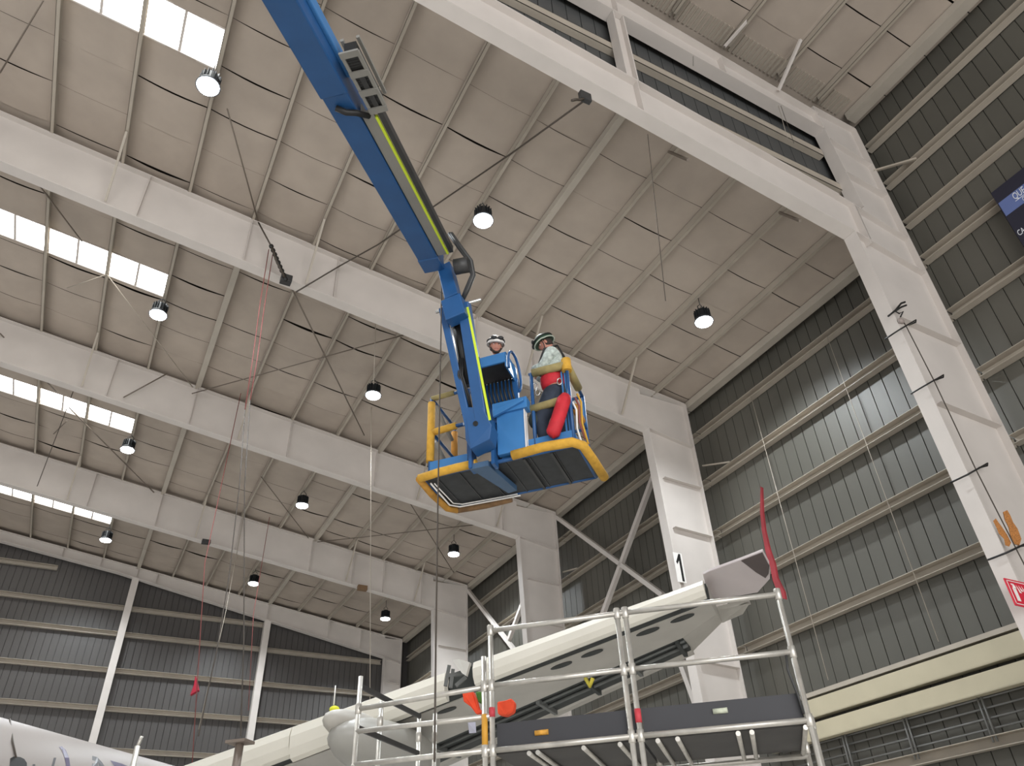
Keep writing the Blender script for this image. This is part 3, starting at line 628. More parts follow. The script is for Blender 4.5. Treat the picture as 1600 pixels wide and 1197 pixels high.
for (p0, p1) in ((BP(.1, .2, 1.18), BP(.1, .74, .95)), (BP(.1, .2, .62), BP(.1, .7, .45))): MB().tube([p0, p1], .03, 8).build('folded_gate_bar', GREY, bk)
mb = MB(); bbox(mb, 1.90, 1.93, .10, .12, .2, 1.15); bbox(mb, 1.86, 1.88, .1, .12, .2, 1.15); mb.build('side_panel', BLUEL, bk)
mb = MB(); bbox(mb, 1.94, 1.96, .74, .90, .75, 1.12); mb.build('corner_plate', BLUEL, bk)
# console
mb = MB(); bbox(mb, .78, 1.30, -.34, -.31, 1.18, 1.32); bbox(mb, .78, 1.30, -.34, .06, 1.31, 1.33); bbox(mb, .78, .80, -.34, .06, 1.1, 1.33); bbox(mb, 1.28, 1.30, -.34, .06, 1.1, 1.33); cs = mb.build('control_console', BLUEL, bk, .006)
mb = MB(); bbox(mb, .8, 1.28, -.3, .05, 1.2, 1.3); mb.build('console_recess', DARK, cs)
mb = MB(); c0 = BP(1.33, -.12, 1.16)
mb.tube([c0 + bv * (.23 * math.cos(t)) + bz * (.27 * math.sin(t)) for t in [i * math.pi / 10 - .9 for i in range(15)]], .018, 8); mb.build('guard_hoop', BLUE, cs)
mb = MB(); bbox(mb, .8, 1.32, .0, .05, .55, 1.15); mb.build('console_back', BLUE, cs)
mb = MB()
for k in range(9): a_ = .84 + .05 * k; mb.tube([BP(a_, -.02, 1.15), BP(a_ + .02, -.06, .95), BP(a_ + .05, -.03, .76)], .014, 6)
mb.build('console_cables', BLACK, cs)
mb = MB(); bbox(mb, 1.0, 1.45, -.08, .06, .62, .78); mb.prism([BP(1.02, -.08, .66), BP(1.42, -.08, .74), BP(1.42, -.08, .70), BP(1.02, -.08, .56)], -bv * .04); mb.build('console_shelf', BLUEL, cs, .006)
mb = MB(); bbox(mb, 1.04, 1.40, -.04, .04, .06, .64); mb.build('access_panel', BLUEL, bk, .006)
mb = MB(); bbox(mb, 1.395, 1.405, -.05, .05, .04, .66); mb.build('panel_edge', WHITE, bk)

# red bag, rag, lanyard hanging on the basket
RB = mat('red_nylon', (190, 36, 48), .7, 0, .12, 10, bump=.3)
t = thing('tool_bag', BP(1.8, 0, .5), 'red tube-shaped bag tied slanting at the near right corner of the basket', 'bag')
MB().tube([BP(1.93, .0, .70), BP(1.90, -.01, .64), BP(1.80, -.02, .36), BP(1.73, -.02, .2), BP(1.70, -.02, .17)], [.06, .085, .085, .085, .05], 14).build('bag_body', RB, t)
MB().tube([BP(1.90, .05, .92), BP(1.93, 0, .70)], .01, 6).build('strap', BLACK, t)
for n, (a_, z0, z1, m_, lb) in enumerate([(2.0, .65, .2, 'red_rope', 'red lanyard dangling at the right end of the basket'), (2.03, .7, .12, 'yellow_foam', 'yellow strap dangling at the right end of the basket'), (1.96, .6, .1, 'white_paint', 'pale strap dangling at the right end of the basket')]):
    rod([BP(a_, .15, z0 + .1), BP(a_ + .03, .2, z0), BP(a_ + .01, .22, (z0 + z1) / 2), BP(a_ + .05, .25, z1)], .014, 'lanyard', lb, 'lanyard', MATS[m_], 'straps on the basket end')
rod([BT(690, 432, -1.0), BT(689, 520, -1.0), BT(684, 800, -1.0)] + [atr(681, 1000, BT(684, 800, -1.0).xy.length - .6), atr(679, 1190, BT(684, 800, -1.0).xy.length - .9)], .008, 'rope', 'long dark rope hanging from the boom end past the basket to the scaffold', 'rope', CABLE)

# ------------------------------------------------------------------ people
SKIN = mat('skin', (178, 122, 104), .6, 0, .05, 20); SHIRT = mat('grey_pattern_shirt', (176, 186, 180), .8, 0, .45, 16); JEANS = mat('dark_jeans', (44, 52, 66), .85, 0, .25, 12); DTEAL = mat('dark_teal_shirt', (60, 82, 88), .85, 0, .1)
KNEE = mat('dark_knee_pad', (44, 50, 44), .8, 0, .1); BOOT = mat('dark_boot', (36, 34, 32), .7, 0, .1); GLOVE = mat('grey_glove', (150, 155, 150), .8, 0, .2, 30)
def skin(name, chains, m, parent, sub=2):
    """chains: lists of (point, radius); first point of later chains may be given as index of an earlier vertex"""
    import bmesh
    bmx = bmesh.new(); lay = bmx.verts.layers.skin.verify(); vs_ = []
    for ch_ in chains:
        prev = None
        for it in ch_:
            if isinstance(it, int): v = vs_[it]
            else:
                v = bmx.verts.new(it[0]); r_ = it[1]; v[lay].radius = (r_, r_) if not isinstance(r_, tuple) else r_; vs_.append(v)
            if prev is not None and prev is not v: bmx.edges.new((prev, v))
            prev = v
    vs_[0][lay].use_root = True
    me = bpy.data.meshes.new(name); bmx.to_mesh(me); bmx.free(); me.materials.append(m)
    o = bpy.data.objects.new(name, me); COL.objects.link(o)
    if parent is not None: o.parent = parent; o.matrix_parent_inverse = Matrix.Translation(-wloc(parent))
    sk = o.modifiers.new('skin', 'SKIN'); sk.use_smooth_shade = True
    sb = o.modifiers.new('sub', 'SUBSURF'); sb.levels = sub; sb.render_levels = sub
    return o
def hand(chains, wrist, d, palm_n, curl=.5):
    """append palm and five finger chains (points) ; d = forearm direction, palm_n = direction the palm faces"""
    d = nrm(d); pn = nrm(palm_n - d * palm_n.dot(d)); s_ = d.cross(pn); out = []
    base = wrist + d * .055
    for i, (off, ln) in enumerate(((-.033, .07), (-.011, .08), (.011, .075), (.033, .058))):
        k = base + d * .035 + s_ * off; m1 = k + (d * (1 - curl * .6) + pn * curl) .normalized() * ln * .5; m2 = m1 + (d * (1 - curl * 1.4) + pn * curl * 1.4).normalized() * ln * .5
        out.append([(base + s_ * off * .6, .016), (k, .0105), (m1, .0095), (m2, .0075)])
    th = wrist + d * .02 - s_ * .03
    out.append([(wrist + d * .015, .018), (th, .012), (th + (d - s_ * .9).normalized() * .035, .0105), (th + (d * 1.2 - s_ * .5 + pn * .5).normalized() * .07, .009)])
    return out
def head(c, f, up, parent, hair=(60, 45, 38), beard=False, k_=1.):
    """c: head centre; f: facing direction"""
    f = nrm(f); up = nrm(up - f * up.dot(f)); r_ = f.cross(up); rot = Matrix((r_, f, up)).transposed()
    mb = MB(); mb.ball(c, .076, .096, .118, rot, 24, 18)
    # shape: narrow the jaw, flatten the face, raise brow, nose and chin
    for i, v in enumerate(mb.v):
        l = rot.transposed() @ (Vector(v) - c); x, y, z = l
        if z < 0: x *= 1 + z * 2.2; y = y * (1 + z * .8) + (-z * .10 if y > 0 else 0)
        if y > .05: y = .05 + (y - .05) * .72
        if y > 0:
            y += .026 * math.exp(-((x / .013) ** 2 + ((z + .012) / .022) ** 2)) + .006 * math.exp(-((z - .03) / .012) ** 2) * (abs(x) < .05)
            y -= .010 * sum(math.exp(-(((x - sx) / .016) ** 2 + ((z - .012) / .012) ** 2)) for sx in (-.031, .031))
            y += .006 * math.exp(-((x / .022) ** 2 + ((z + .055) / .010) ** 2)) + .01 * math.exp(-((x / .03) ** 2 + ((z + .10) / .018) ** 2))
        mb.v[i] = tuple(c + rot @ Vector((x, y, z)))
    hd = mb.build('head', SKIN, parent)
    def L(x, y, z): return c + rot @ Vector((x, y, z))
    for sx in (-1, 1):
        MB().ball(L(.031 * sx, .068, .012), .014, .011, .009, rot, 10, 7).build('eye', WHITE, hd); MB().ball(L(.031 * sx, .078, .012), .006, .004, .006, rot, 8, 6).build('iris', BLACK, hd)
        MB().tube([L(.048 * sx, .066, .030), L(.031 * sx, .076, .034), L(.014 * sx, .078, .030)], .005, 6).build('eyebrow', mat('dark_hair', (48, 38, 32), .8), hd)
        MB().ball(L(.076 * sx, -.005, -.005), .012, .02, .032, rot, 10, 8).build('ear', SKIN, hd)
    mb = MB(); mb.tube([L(-.024, .070, -.052), L(0, .080, -.050), L(.024, .070, -.052)], .0055, 6); mb.build('mouth', mat('lips', (140, 74, 74), .6), hd)
    mb = MB(); mb.ball(L(0, -.02, .012), .084, .088, .115, rot, 18, 12)
    for i, v in enumerate(mb.v):
        l = rot.transposed() @ (Vector(v) - c)
        if l.y > .02 and l.z < .06: mb.v[i] = tuple(c + rot @ Vector((l.x * .85, min(l.y, .03), l.z)))
        if l.z < -.06: mb.v[i] = tuple(c + rot @ Vector((l.x * .8, l.y * .8, max(l.z, -.07))))
    mb.build('hair', mat('dark_hair', (48, 38, 32), .8), hd)
    if beard:
        mb = MB(); mb.tube([L(-.062, .03, -.03), L(-.052, .045, -.07), L(-.02, .075, -.1), L(.02, .075, -.1), L(.052, .045, -.07), L(.062, .03, -.03)], .014, 8); mb.build('beard', mat('dark_hair', (48, 38, 32), .8), hd)
    return rot, L
def helmet(c, rot, L0, m, m2, parent, goggles=True, q=1.):
    L = lambda x, y, z: L0(x * q, y * q, z * q if z > 0 else z)
    mb = MB(); mb.ball(L(0, -.005, .045), .113 * q, .135 * q, .112 * q, rot, 24, 16, 0, -.12)
    h = mb.build('helmet', m, parent)
    mb = MB(); pts = [L(.116 * math.sin(t), .138 * math.cos(t) - .005, .034 + (.0 if math.cos(t) > 0 else -.01)) for t in [2 * math.pi * i / 24 for i in range(25)]]; mb.tube(pts, .009, 6, cap=False); mb.build('helmet_rim', m2, h)
    mb = MB()
    for sx in (-1, 1): mb.tube([L(.1 * sx, .04, .05), L(.085 * sx, .035, -.03), L(.03 * sx, .055, -.112), L(0, .06, -.116)], .006, 6)
    mb.build('chin_strap', BLACK, h)
    for sx in (-.05, 0, .05): MB().tube([L(sx, .06, .143 - abs(sx) * .25), L(sx, 0, .158 - abs(sx) * .25), L(sx, -.07, .14 - abs(sx) * .25)], .007, 6).build('vent_ridge', m2, h)
    if goggles:
        mb = MB(); mb.tube([L(.118 * math.sin(t), .14 * math.cos(t) - .005, .075) for t in [2 * math.pi * i / 20 for i in range(21)]], .009, 6, cap=False); mb.build('goggle_strap', BLACK, h)
        for sx in (-.045, .045): MB().ball(L(sx, .125, .085), .043, .02, .026, rot, 14, 8).build('goggle_lens', BLACK, h)
    return h
# worker on the right: profile, looking down to the left
pr = thing('person', BP(1.7, .27, .05), 'worker in green helmet, grey patterned shirt and red harness, standing at basket right end', 'person', None)
X_ = [[(BP(1.74, .27, 1.0), .11), (BP(1.76, .27, 1.16), .115), (BP(1.78, .27, 1.36), .13), (BP(1.76, .27, 1.49), .10), (BP(1.72, .27, 1.58), .052), (BP(1.69, .27, 1.68), .055)],
      [3, (BP(1.77, .10, 1.50), .062), (BP(1.62, .11, 1.30), .042), (BP(1.47, .19, 1.37), .028)], [3, (BP(1.77, .43, 1.49), .062), (BP(1.64, .48, 1.26), .044), (BP(1.43, .38, 1.40), .028)],
      [0, (BP(1.73, .18, .92), .09), (BP(1.52, .19, .56), .062), (BP(1.60, .2, .14), .04), (BP(1.47, .2, .09), .035)], [0, (BP(1.75, .37, .92), .09), (BP(1.76, .38, .52), .062), (BP(1.84, .4, .14), .04), (BP(1.71, .4, .09), .035)]]
body = skin('body', X_ + [c_ for c_ in hand([], BP(1.47, .19, 1.37), BP(1.47, .19, 1.37) - BP(1.62, .11, 1.30), bv * 1. - bz * .3, .6)] + hand([], BP(1.43, .38, 1.40), BP(1.43, .38, 1.40) - BP(1.64, .48, 1.26), -bv * 1. - bz * .3, .6), SKIN, pr)
skin('shirt', [[(BP(1.72, .27, 1.04), .15), (BP(1.73, .27, 1.18), .165), (BP(1.75, .27, 1.38), .18), (BP(1.74, .27, 1.53), .14), (BP(1.70, .27, 1.61), .075)], [3, (BP(1.77, .10, 1.50), .085), (BP(1.62, .11, 1.30), .066), (BP(1.47, .185, 1.375), .042)], [3, (BP(1.77, .44, 1.49), .075), (BP(1.64, .48, 1.26), .058), (BP(1.45, .39, 1.385), .038)]], SHIRT, body)
skin('trousers', [[(BP(1.72, .27, 1.05), .16), (BP(1.72, .27, .95), .16)], [1, (BP(1.71, .17, .86), .14), (BP(1.52, .19, .56), .105), (BP(1.59, .2, .17), .06)], [1, (BP(1.74, .38, .86), .14), (BP(1.76, .38, .52), .10), (BP(1.83, .4, .17), .06)]], JEANS, body)
for (a_, b_, z_) in ((1.47, .16, .56), (1.70, .36, .53)): MB().ball(BP(a_, b_, z_), .085, .085, .12, None, 12, 8).build('knee_pad', KNEE, body)
for (a_, b_) in ((1.53, .2), (1.77, .4)): MB().ball(BP(a_, b_, .1), .075, .13, .055, Matrix((bv, -bu, bz)).transposed(), 14, 8).build('boot', BOOT, body)
skin('harness', [[(BP(1.71, .26, .98), .16), (BP(1.72, .26, 1.12), .19), (BP(1.73, .26, 1.28), .195)]], RB, body)
mb = MB()
for b_ in (.15, .39): mb.tube([BP(1.58, b_, 1.2), BP(1.575, b_, 1.4), BP(1.66, b_, 1.62), BP(1.84, b_, 1.62), BP(1.92, b_, 1.4), BP(1.9, b_, 1.2)], .016, 6)
mb.build('shoulder_strap', BLACK, body)
for (a_, z_) in ((1.52, 1.02), (1.55, .92), (1.84, 1.0)): MB().tube([BP(a_ + .03 * math.cos(t), .09, z_ + .05 * math.sin(t)) for t in [2 * math.pi * i / 10 for i in range(11)]], .007, 5, cap=False).build('carabiner', CHROME, body)
hc = BP(1.65, .26, 1.775); fdir = -bu * 1.0 - bz * .55 - bv * .25
rot, L = head(hc, fdir, bz, body); helmet(hc, rot, L, mat('dark_green_helmet', (44, 66, 52), .4, 0, .25, 9), mat('pale_trim', (170, 180, 165), .5), body, True, 1.07)
# worker on the left: white helmet, face to the camera, behind the console
pl = thing('person', BP(.97, .3, .05), 'worker in white helmet with dark goggles, face showing above the blue console', 'person', None)
X_ = [[(BP(.98, .34, 1.02), .11), (BP(.98, .33, 1.18), .115), (BP(.97, .30, 1.42), .13), (BP(.97, .27, 1.57), .10), (BP(.965, .23, 1.66), .052), (BP(.96, .2, 1.74), .055)],
      [3, (BP(.80, .27, 1.55), .062), (BP(.76, .16, 1.42), .044), (BP(.9, .02, 1.40), .028)], [3, (BP(1.14, .27, 1.55), .062), (BP(1.18, .18, 1.40), .044), (BP(1.08, .02, 1.40), .028)],
      [0, (BP(.89, .36, .95), .09), (BP(.88, .34, .54), .062), (BP(.88, .40, .14), .04), (BP(.88, .27, .09), .035)], [0, (BP(1.08, .36, .95), .09), (BP(1.09, .34, .54), .062), (BP(1.09, .4, .14), .04), (BP(1.09, .27, .09), .035)]]
body = skin('body', X_ + hand([], BP(.9, .02, 1.40), BP(.9, .02, 1.4) - BP(.76, .16, 1.42), -bz, .5) + hand([], BP(1.08, .02, 1.4), BP(1.08, .02, 1.4) - BP(1.18, .18, 1.40), -bz, .5), SKIN, pl)
skin('shirt', [[(BP(.98, .34, 1.04), .125), (BP(.98, .33, 1.18), .13), (BP(.97, .30, 1.42), .145), (BP(.97, .27, 1.57), .11), (BP(.965, .24, 1.64), .062)], [3, (BP(.79, .27, 1.55), .075), (BP(.75, .16, 1.42), .058), (BP(.87, .05, 1.40), .038)], [3, (BP(1.15, .27, 1.55), .075), (BP(1.19, .18, 1.4), .058), (BP(1.1, .05, 1.4), .038)]], DTEAL, body)
skin('trousers', [[(BP(.98, .34, 1.05), .125), (BP(.98, .34, .97), .12)], [1, (BP(.89, .36, .9), .105), (BP(.88, .34, .54), .08), (BP(.88, .4, .17), .06)], [1, (BP(1.08, .36, .9), .105), (BP(1.09, .34, .54), .08), (BP(1.09, .4, .17), .06)]], JEANS, body)
for a_ in (.88, 1.09): MB().ball(BP(a_, .33, .1), .06, .13, .055, Matrix((bu, bv, bz)).transposed(), 14, 8).build('boot', BOOT, body)
hc = BP(.99, .15, 1.87); fdir = (CAM - hc).normalized() + bz * .32 + bu * .15
rot, L = head(hc, fdir, bz, body, beard=True); helmet(hc, rot, L, mat('white_helmet', (232, 228, 222), .4, 0, .03), mat('white_helmet_trim', (205, 200, 196), .4, 0, .03), body)
# ------------------------------------------------------------------ scaffold
ALU = mat('scaffold_tube', (196, 192, 184), .35, .55, .14, 9); TOE = mat('dark_toe_board', (54, 54, 58), .6, 0, .06, 3)
su = Vector((.72, -.694, 0)).normalized(); sv = Vector((.694, .72, 0)).normalized()
P3 = Vector((5.19, 4.65, 0)); P2 = Vector((4.18, 5.55, 0)); P1 = Vector((3.25, 6.44, 0)); q = onz(560, 1108, 3.49); P0 = Vector((q.x, q.y, 0)); BK = (onz(1269, 1181, 2.88) - P3).dot(sv)
SC = thing('scaffold_tower', (P2.x, P2.y, 0), 'silver tube scaffold with dark toe boards in the lower right foreground', 'scaffold')
def up(P, z): return Vector((P.x, P.y, z))
def spost(P, z0, z1, r=.0241):
    o = MB().tube([up(P, z0), up(P, z1)], r, 12).build('post', ALU, SC)
    for z in (3.99, 3.49, 2.95, 1.9):
        if z < z1 + .02: MB().tube([up(P, z - .05), up(P, z - .045), up(P, z + .045), up(P, z + .05)], [.026, .031, .031, .026], 12).build('coupler', ALU, o)
    return o
def srail(a, b, r=.0241, name='guard_rail'): return MB().tube([a, b], r, 12).build(name, ALU, SC)
spost(P3, 0, 4.03); spost(P2, 0, 4.02); spost(P2 - su * .075, 0, 4.0); spost(P1, 0, 4.03); spost(P1 - su * .07, 0, vz(P1, 762, 1025))
zp0 = vz(P0, 563, 1057); spost(P0, 0, zp0)
for z in (3.99, 3.49): srail(up(P1, z), up(P2, z)); srail(up(P2, z), up(P3, z))
srail(up(P1, 2.95), up(P2, 2.95), name='ledger'); srail(up(P2, 2.95), up(P3, 2.95), name='ledger')
for (a, b) in (((560, 1108), (765, 1072)), ((558, 1143), (765, 1119)), ((556, 1195), (765, 1172))):
    srail(up(P0, vz(P0, *a)), up(P1, vz(P1, *b)))
srail(up(P1 + sv * BK, 2.88), up(P3 + sv * BK, 2.88), name='ledger')
for P in (P1, P2, P3): spost(P + sv * BK, 0, 2.98)
spost(P3 + sv * .12 + su * .02, 0, 3.02)
for z in (1.9, .9, .2): srail(up(P0, z), up(P3, z), name='ledger'); srail(up(P1 + sv * BK, z), up(P3 + sv * BK, z), name='ledger')
for f in (.25, .31, .62, .86): a = P1.lerp(P2, f); srail(up(a, 2.9), up(a + sv * BK, 2.9), .02, 'transom')
for f in (.1, .22, .58, .66, .97): a = P2.lerp(P3, f); srail(up(a, 2.9), up(a + sv * BK, 2.9), .02, 'transom')
for (A_, B_, nm) in ((P1, P2, 0), (P2, P3, 1)):
    mb = MB(); A2, B2 = A_ + sv * .05 + su * .03, B_ + sv * .05 - su * .03; mb.beam(up(A2, 3.07), up(B2, 3.07), .022, .20); tb = mb.build('toe_board', TOE, SC)
    f = .33 if nm == 0 else .50; m = A2.lerp(B2, f) - sv * .014
    mb = MB(); mb.tube([up(m, 3.06 + (.0 if nm == 0 else .03)) - su * .06, up(m, 3.06 + (.0 if nm == 0 else .03)) + su * .06], .022, 10); mb.build('grip_slot', mat('orange_sticker', (205, 150, 60), .7, 0, .25, 30) if nm == 0 else mat('pale_sticker', (190, 195, 175), .7, 0, .2, 30), tb, label='orange oval sticker' if nm == 0 else 'pale oval sticker')
    mb = MB(); m2 = (A_ + B_) / 2 + sv * BK / 2; mb.obox(up(m2, 2.94), (B_ - A_) / 2 * .98, sv * (BK / 2 - .05), Vector((0, 0, .02))); mb.build('deck', mat('deck_underside', (70, 68, 66), .7, 0, .15, 3), SC)
    mb = MB(); A3, B3 = A_ + sv * (BK - .05), B_ + sv * (BK - .05); mb.beam(up(A3, 3.07), up(B3, 3.07), .022, .20); mb.build('toe_board', TOE, SC)
# end frame at the left
zA = vz(P0, 567, 1072); Q = onz(657, 1120, zA); zB = vz(P0, 563, 1137); Q2 = Vector((Q.x, Q.y, 0))
MB().beam(up(P0, zA), up(Q2, zA), .02, .05).build('end_brace', DARK, SC); MB().beam(up(P0, zB), up(Q2, zB), .02, .05).build('end_brace', DARK, SC)
for (px, pa, pb) in ((655, 1122, 1175), (596, 1096, 1141), (680, 1115, 1180)):
    B_ = Q2 if px != 596 else P0.lerp(Q2, .42); d_ = ray(px, pa); B_ = Vector((d_.x, d_.y, 0)).normalized() * B_.length
    z0, z1 = vz(B_, px, pb), vz(B_, px, pa); spost(B_, .0, z1)
MB().tube([up(P1 - su * .07, 2.95 + .02), up(P1 - su * .07, 3.25)], .0275, 12).build('yellow_tape', mat('yellow_tape', (205, 150, 50), .6, 0, .1), SC)
MB().tube([up(P1, 3.22), up(P1, 3.30)], .028, 12).build('red_tape', mat('red_tape', (190, 60, 70), .6, 0, .1), SC); MB().tube([up(P2, 3.05), up(P2, 3.16)], .028, 12).build('red_tape', MATS['red_tape'], SC)
rod([up(P3 - su * .05, 3.5), up(P3 - su * .07, 3.35), up(P3 - su * .04, 3.15), up(P3 - su * .03, 3.0)], .012, 'chain', 'short dark chain hanging beside the right scaffold post', 'chain', DARK)
# support pole at the lower left and a short pale post
for (px, py, r_, lb, m_) in ((375, 1160, 9.5, 'brown grey pole with a flat cap standing in front of the wing root', mat('worn_pole', (120, 108, 98), .6, 0, .15)), (215, 1166, 9.8, 'short pale tube post in front of the fuselage lettering', ALU)):
    t = thing('support_pole', (atr(px, py, r_).x, atr(px, py, r_).y, 0), lb, 'pole'); p = atr(px, py, r_)
    MB().tube([(p.x, p.y, 0), p], .045 if px == 375 else .03, 10).build('pole', m_, t)
    if px == 375: MB().obox(p, su * .12, sv * .1, Vector((0, 0, .015))).build('cap_plate', m_, t)
    else: MB().tube([p, p + Vector((.02, 0, .1))], .018, 8).build('tip', ALU, t)

# ------------------------------------------------------------------ aircraft
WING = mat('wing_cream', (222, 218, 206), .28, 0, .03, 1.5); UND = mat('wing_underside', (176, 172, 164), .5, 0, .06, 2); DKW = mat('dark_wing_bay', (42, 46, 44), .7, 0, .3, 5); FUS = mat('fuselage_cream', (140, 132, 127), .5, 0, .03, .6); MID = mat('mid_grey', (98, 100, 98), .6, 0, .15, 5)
AC = thing('airplane', (0, 20, 0), 'cream airplane with opened wing surfaces, fuselage at lower left and wing behind the scaffold', 'airplane')
T0 = Vector((6.9, 7.36, 5.4)); wi = Vector((-.524, .852, 0)); cd = Vector((.75, .66, 0)).normalized()
def cho(s): return 1.5 + .8 * min(max(s, 0) / .6, 1) + .25 * max(s - .6, 0)
def hgt(s): return min(.2 + .035 * s, .5)
def wp(s, k, z): return T0 + wi * s + cd * k + Vector((0, 0, -.113 * s + z))
def loft(name, ss, prof, m, parent=None, close=True):
    """prof(s) -> list of (k, z)"""
    mb = MB(); rows = [mb.add([wp(s, k, z) for k, z in prof(s)]) for s in ss]; n = len(prof(ss[0]))
    for i in range(len(ss) - 1):
        for j in range(n if close else n - 1):
            j2 = (j + 1) % n; mb.face([rows[i] + j, rows[i] + j2, rows[i + 1] + j2, rows[i + 1] + j], 0, False)
    if close: mb.face([rows[0] + j for j in range(n)][::-1]); mb.face([rows[-1] + j for j in range(n)])
    return mb.build(name, m, parent if parent is not None else AC)
def s_at(px, k=0, z=0):
    lo, hi = -1, 14
    for _ in range(40):
        m_ = (lo + hi) / 2
        if proj(wp(m_, k, z))[0] > px: lo = m_
        else: hi = m_
    return lo
sg0, sg1 = s_at(738), s_at(694)
nose = lambda s: [(.30, .05), (.12, .035), (.04, 0), (.0, -.3 * hgt(s)), (.02, -.65 * hgt(s)), (.08, -.92 * hgt(s)), (.16, -hgt(s)), (.20, -hgt(s) + .01), (.14, -.5 * hgt(s)), (.2, -.02)]
loft('slat', [.02 + (sg0 - .02) * i / 6 for i in range(7)], nose, WING); 
nose2 = lambda s: [(k, z * (1.0 if z > -.2 * hgt(s) else 1.12)) for k, z in nose(s)]
loft('slat', [sg1 + (7.2 - sg1) * i / 6 for i in range(7)], nose2, WING); loft('slat', [7.22 + 8.6 * i / 5 for i in range(6)], lambda s: [(k, z * (1.0 if z > -.2 * hgt(s) else .95)) for k, z in nose(s)], WING)
SS = [0, .3, .6] + [1 + i for i in range(16)]
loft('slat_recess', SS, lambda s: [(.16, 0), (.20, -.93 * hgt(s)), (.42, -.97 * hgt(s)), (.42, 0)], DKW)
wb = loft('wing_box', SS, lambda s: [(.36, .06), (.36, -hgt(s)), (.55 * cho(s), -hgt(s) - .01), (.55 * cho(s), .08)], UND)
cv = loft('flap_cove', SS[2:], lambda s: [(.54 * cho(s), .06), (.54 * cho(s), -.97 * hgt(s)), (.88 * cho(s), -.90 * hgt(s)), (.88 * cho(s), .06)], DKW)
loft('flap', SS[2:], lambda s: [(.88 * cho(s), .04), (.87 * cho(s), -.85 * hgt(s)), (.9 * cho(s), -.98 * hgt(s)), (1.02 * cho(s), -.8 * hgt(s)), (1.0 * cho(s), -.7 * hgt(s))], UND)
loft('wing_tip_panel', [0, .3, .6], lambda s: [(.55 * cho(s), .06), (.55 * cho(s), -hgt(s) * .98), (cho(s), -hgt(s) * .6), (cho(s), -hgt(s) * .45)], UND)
for j, s in enumerate([.7, 1.5, 2.3, 3.2, 4.2, 5.4, 6.8]):
    c_ = cho(s); MB().beam(wp(s, .56 * c_, -hgt(s) * 1.02), wp(s, .88 * c_, -hgt(s) * .96), .06, .10).build('cove_rib', MID if j % 2 else DKW, cv)
mb = MB(); mb.tube([wp(s, .72 * cho(s), -hgt(s) * 1.02) for s in SS[2:12]], .03, 8); mb.tube([wp(s, .62 * cho(s), -hgt(s) * 1.03) for s in SS[2:12]], .02, 8); mb.build('control_rod', MID, cv)
# access holes on the underside
for (px, py) in ((877, 1040), (925, 1021), (1012, 987), (1066, 966), (698, 1110), (955, 1009)):
    if px == 955: continue
    s = 3.
    for _ in range(6):
        P = onz(px, py, T0.z - .113 * s - hgt(s) - .004); d_ = P - T0; det = wi.x * cd.y - wi.y * cd.x; s = (d_.x * cd.y - d_.y * cd.x) / det
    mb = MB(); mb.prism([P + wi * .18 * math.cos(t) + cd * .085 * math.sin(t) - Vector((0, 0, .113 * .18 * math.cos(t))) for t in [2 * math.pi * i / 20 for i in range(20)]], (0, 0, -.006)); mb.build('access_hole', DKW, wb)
# broken slat gap: raised piece and mechanism
sm = (sg0 + sg1) / 2
mb = MB(); mb.prism([atr(706, 1031, 10.9), atr(718, 1030, 10.95), atr(734, 1035, 10.9), atr(728, 1056, 10.8), atr(722, 1052, 10.8)], cd * .06); mb.build('slat_piece', UND, AC, label='dark raised slat end piece')
mb = MB()
for (a, b) in (((696, 1072), (702, 1040)), ((704, 1075), (708, 1046)), ((700, 1056), (726, 1052)), ((712, 1072), (728, 1058))): mb.beam(atr(*a, 11.1), atr(*b, 11.1), .05, .05)
mb.build('slat_track', MID, AC)
# flap fairing
fr = Matrix((wi * -1 , cd, Vector((0, 0, 1)))).transposed()
mb = MB(); c_ = atr(606, 1174, 12.9); mb.ball(c_, .60, 1.5, .38, fr, 24, 14); mb.build('flap_fairing', mat('fairing_grey', (160, 158, 152), .4, 0, .04, 1), AC)
mb = MB(); c_ = atr(560, 1140, 12.4); mb.ball(c_, .3, .9, .22, fr, 18, 10); mb.build('flap_fairing', UND, AC)
# winglet
def onpl(pxs, a, b, c):
    n_ = (b - a).cross(c - a); return [CAM + ray(*p) * ((a - CAM).dot(n_) / ray(*p).dot(n_)) for p in pxs], n_.normalized()
wa, wb_, wc = atr(1098, 898, 10.15), atr(1204, 884, 9.9), atr(1140, 934, 10.9)
pp_, n_ = onpl([(1098, 898), (1108, 893), (1150, 878), (1192, 862), (1204, 884), (1203, 905), (1184, 926), (1140, 934), (1108, 938)], wa, wb_, wc); off = n_ * .04 * (1 if n_.z > 0 else -1)
wl = MB().prism(pp_, off).build('winglet_root', mat('winglet_white', (200, 190, 190), .25, 0, .04, 2), AC, .008)
pp_, n_ = onpl([(1158, 876), (1191, 863), (1202, 884), (1201, 896), (1196, 903), (1180, 893), (1166, 882)], wa, wb_, wc)
MB().prism([p - off * .05 for p in pp_], -off * .1).build('dark_reflection_patch', mat('brown_reflection', (82, 70, 68), .5), wl)  # brown patch paints a dark reflection onto the winglet panel
pp_, n_ = onpl([(1188, 760), (1190, 761), (1191.5, 800), (1195, 828), (1202, 858), (1210, 880), (1214, 902), (1225, 924), (1227, 936), (1218, 934), (1207, 906), (1203, 884), (1196, 862), (1190, 828), (1187.5, 800)], atr(1188, 762, 9.9), atr(1225, 930, 9.9), atr(1150, 878, 9.6))
MB().prism(pp_, cd * .04 + su * .02).build('winglet_blade', mat('winglet_red', (150, 48, 56), .5, 0, .3, 3), AC, label='red blade of the winglet')
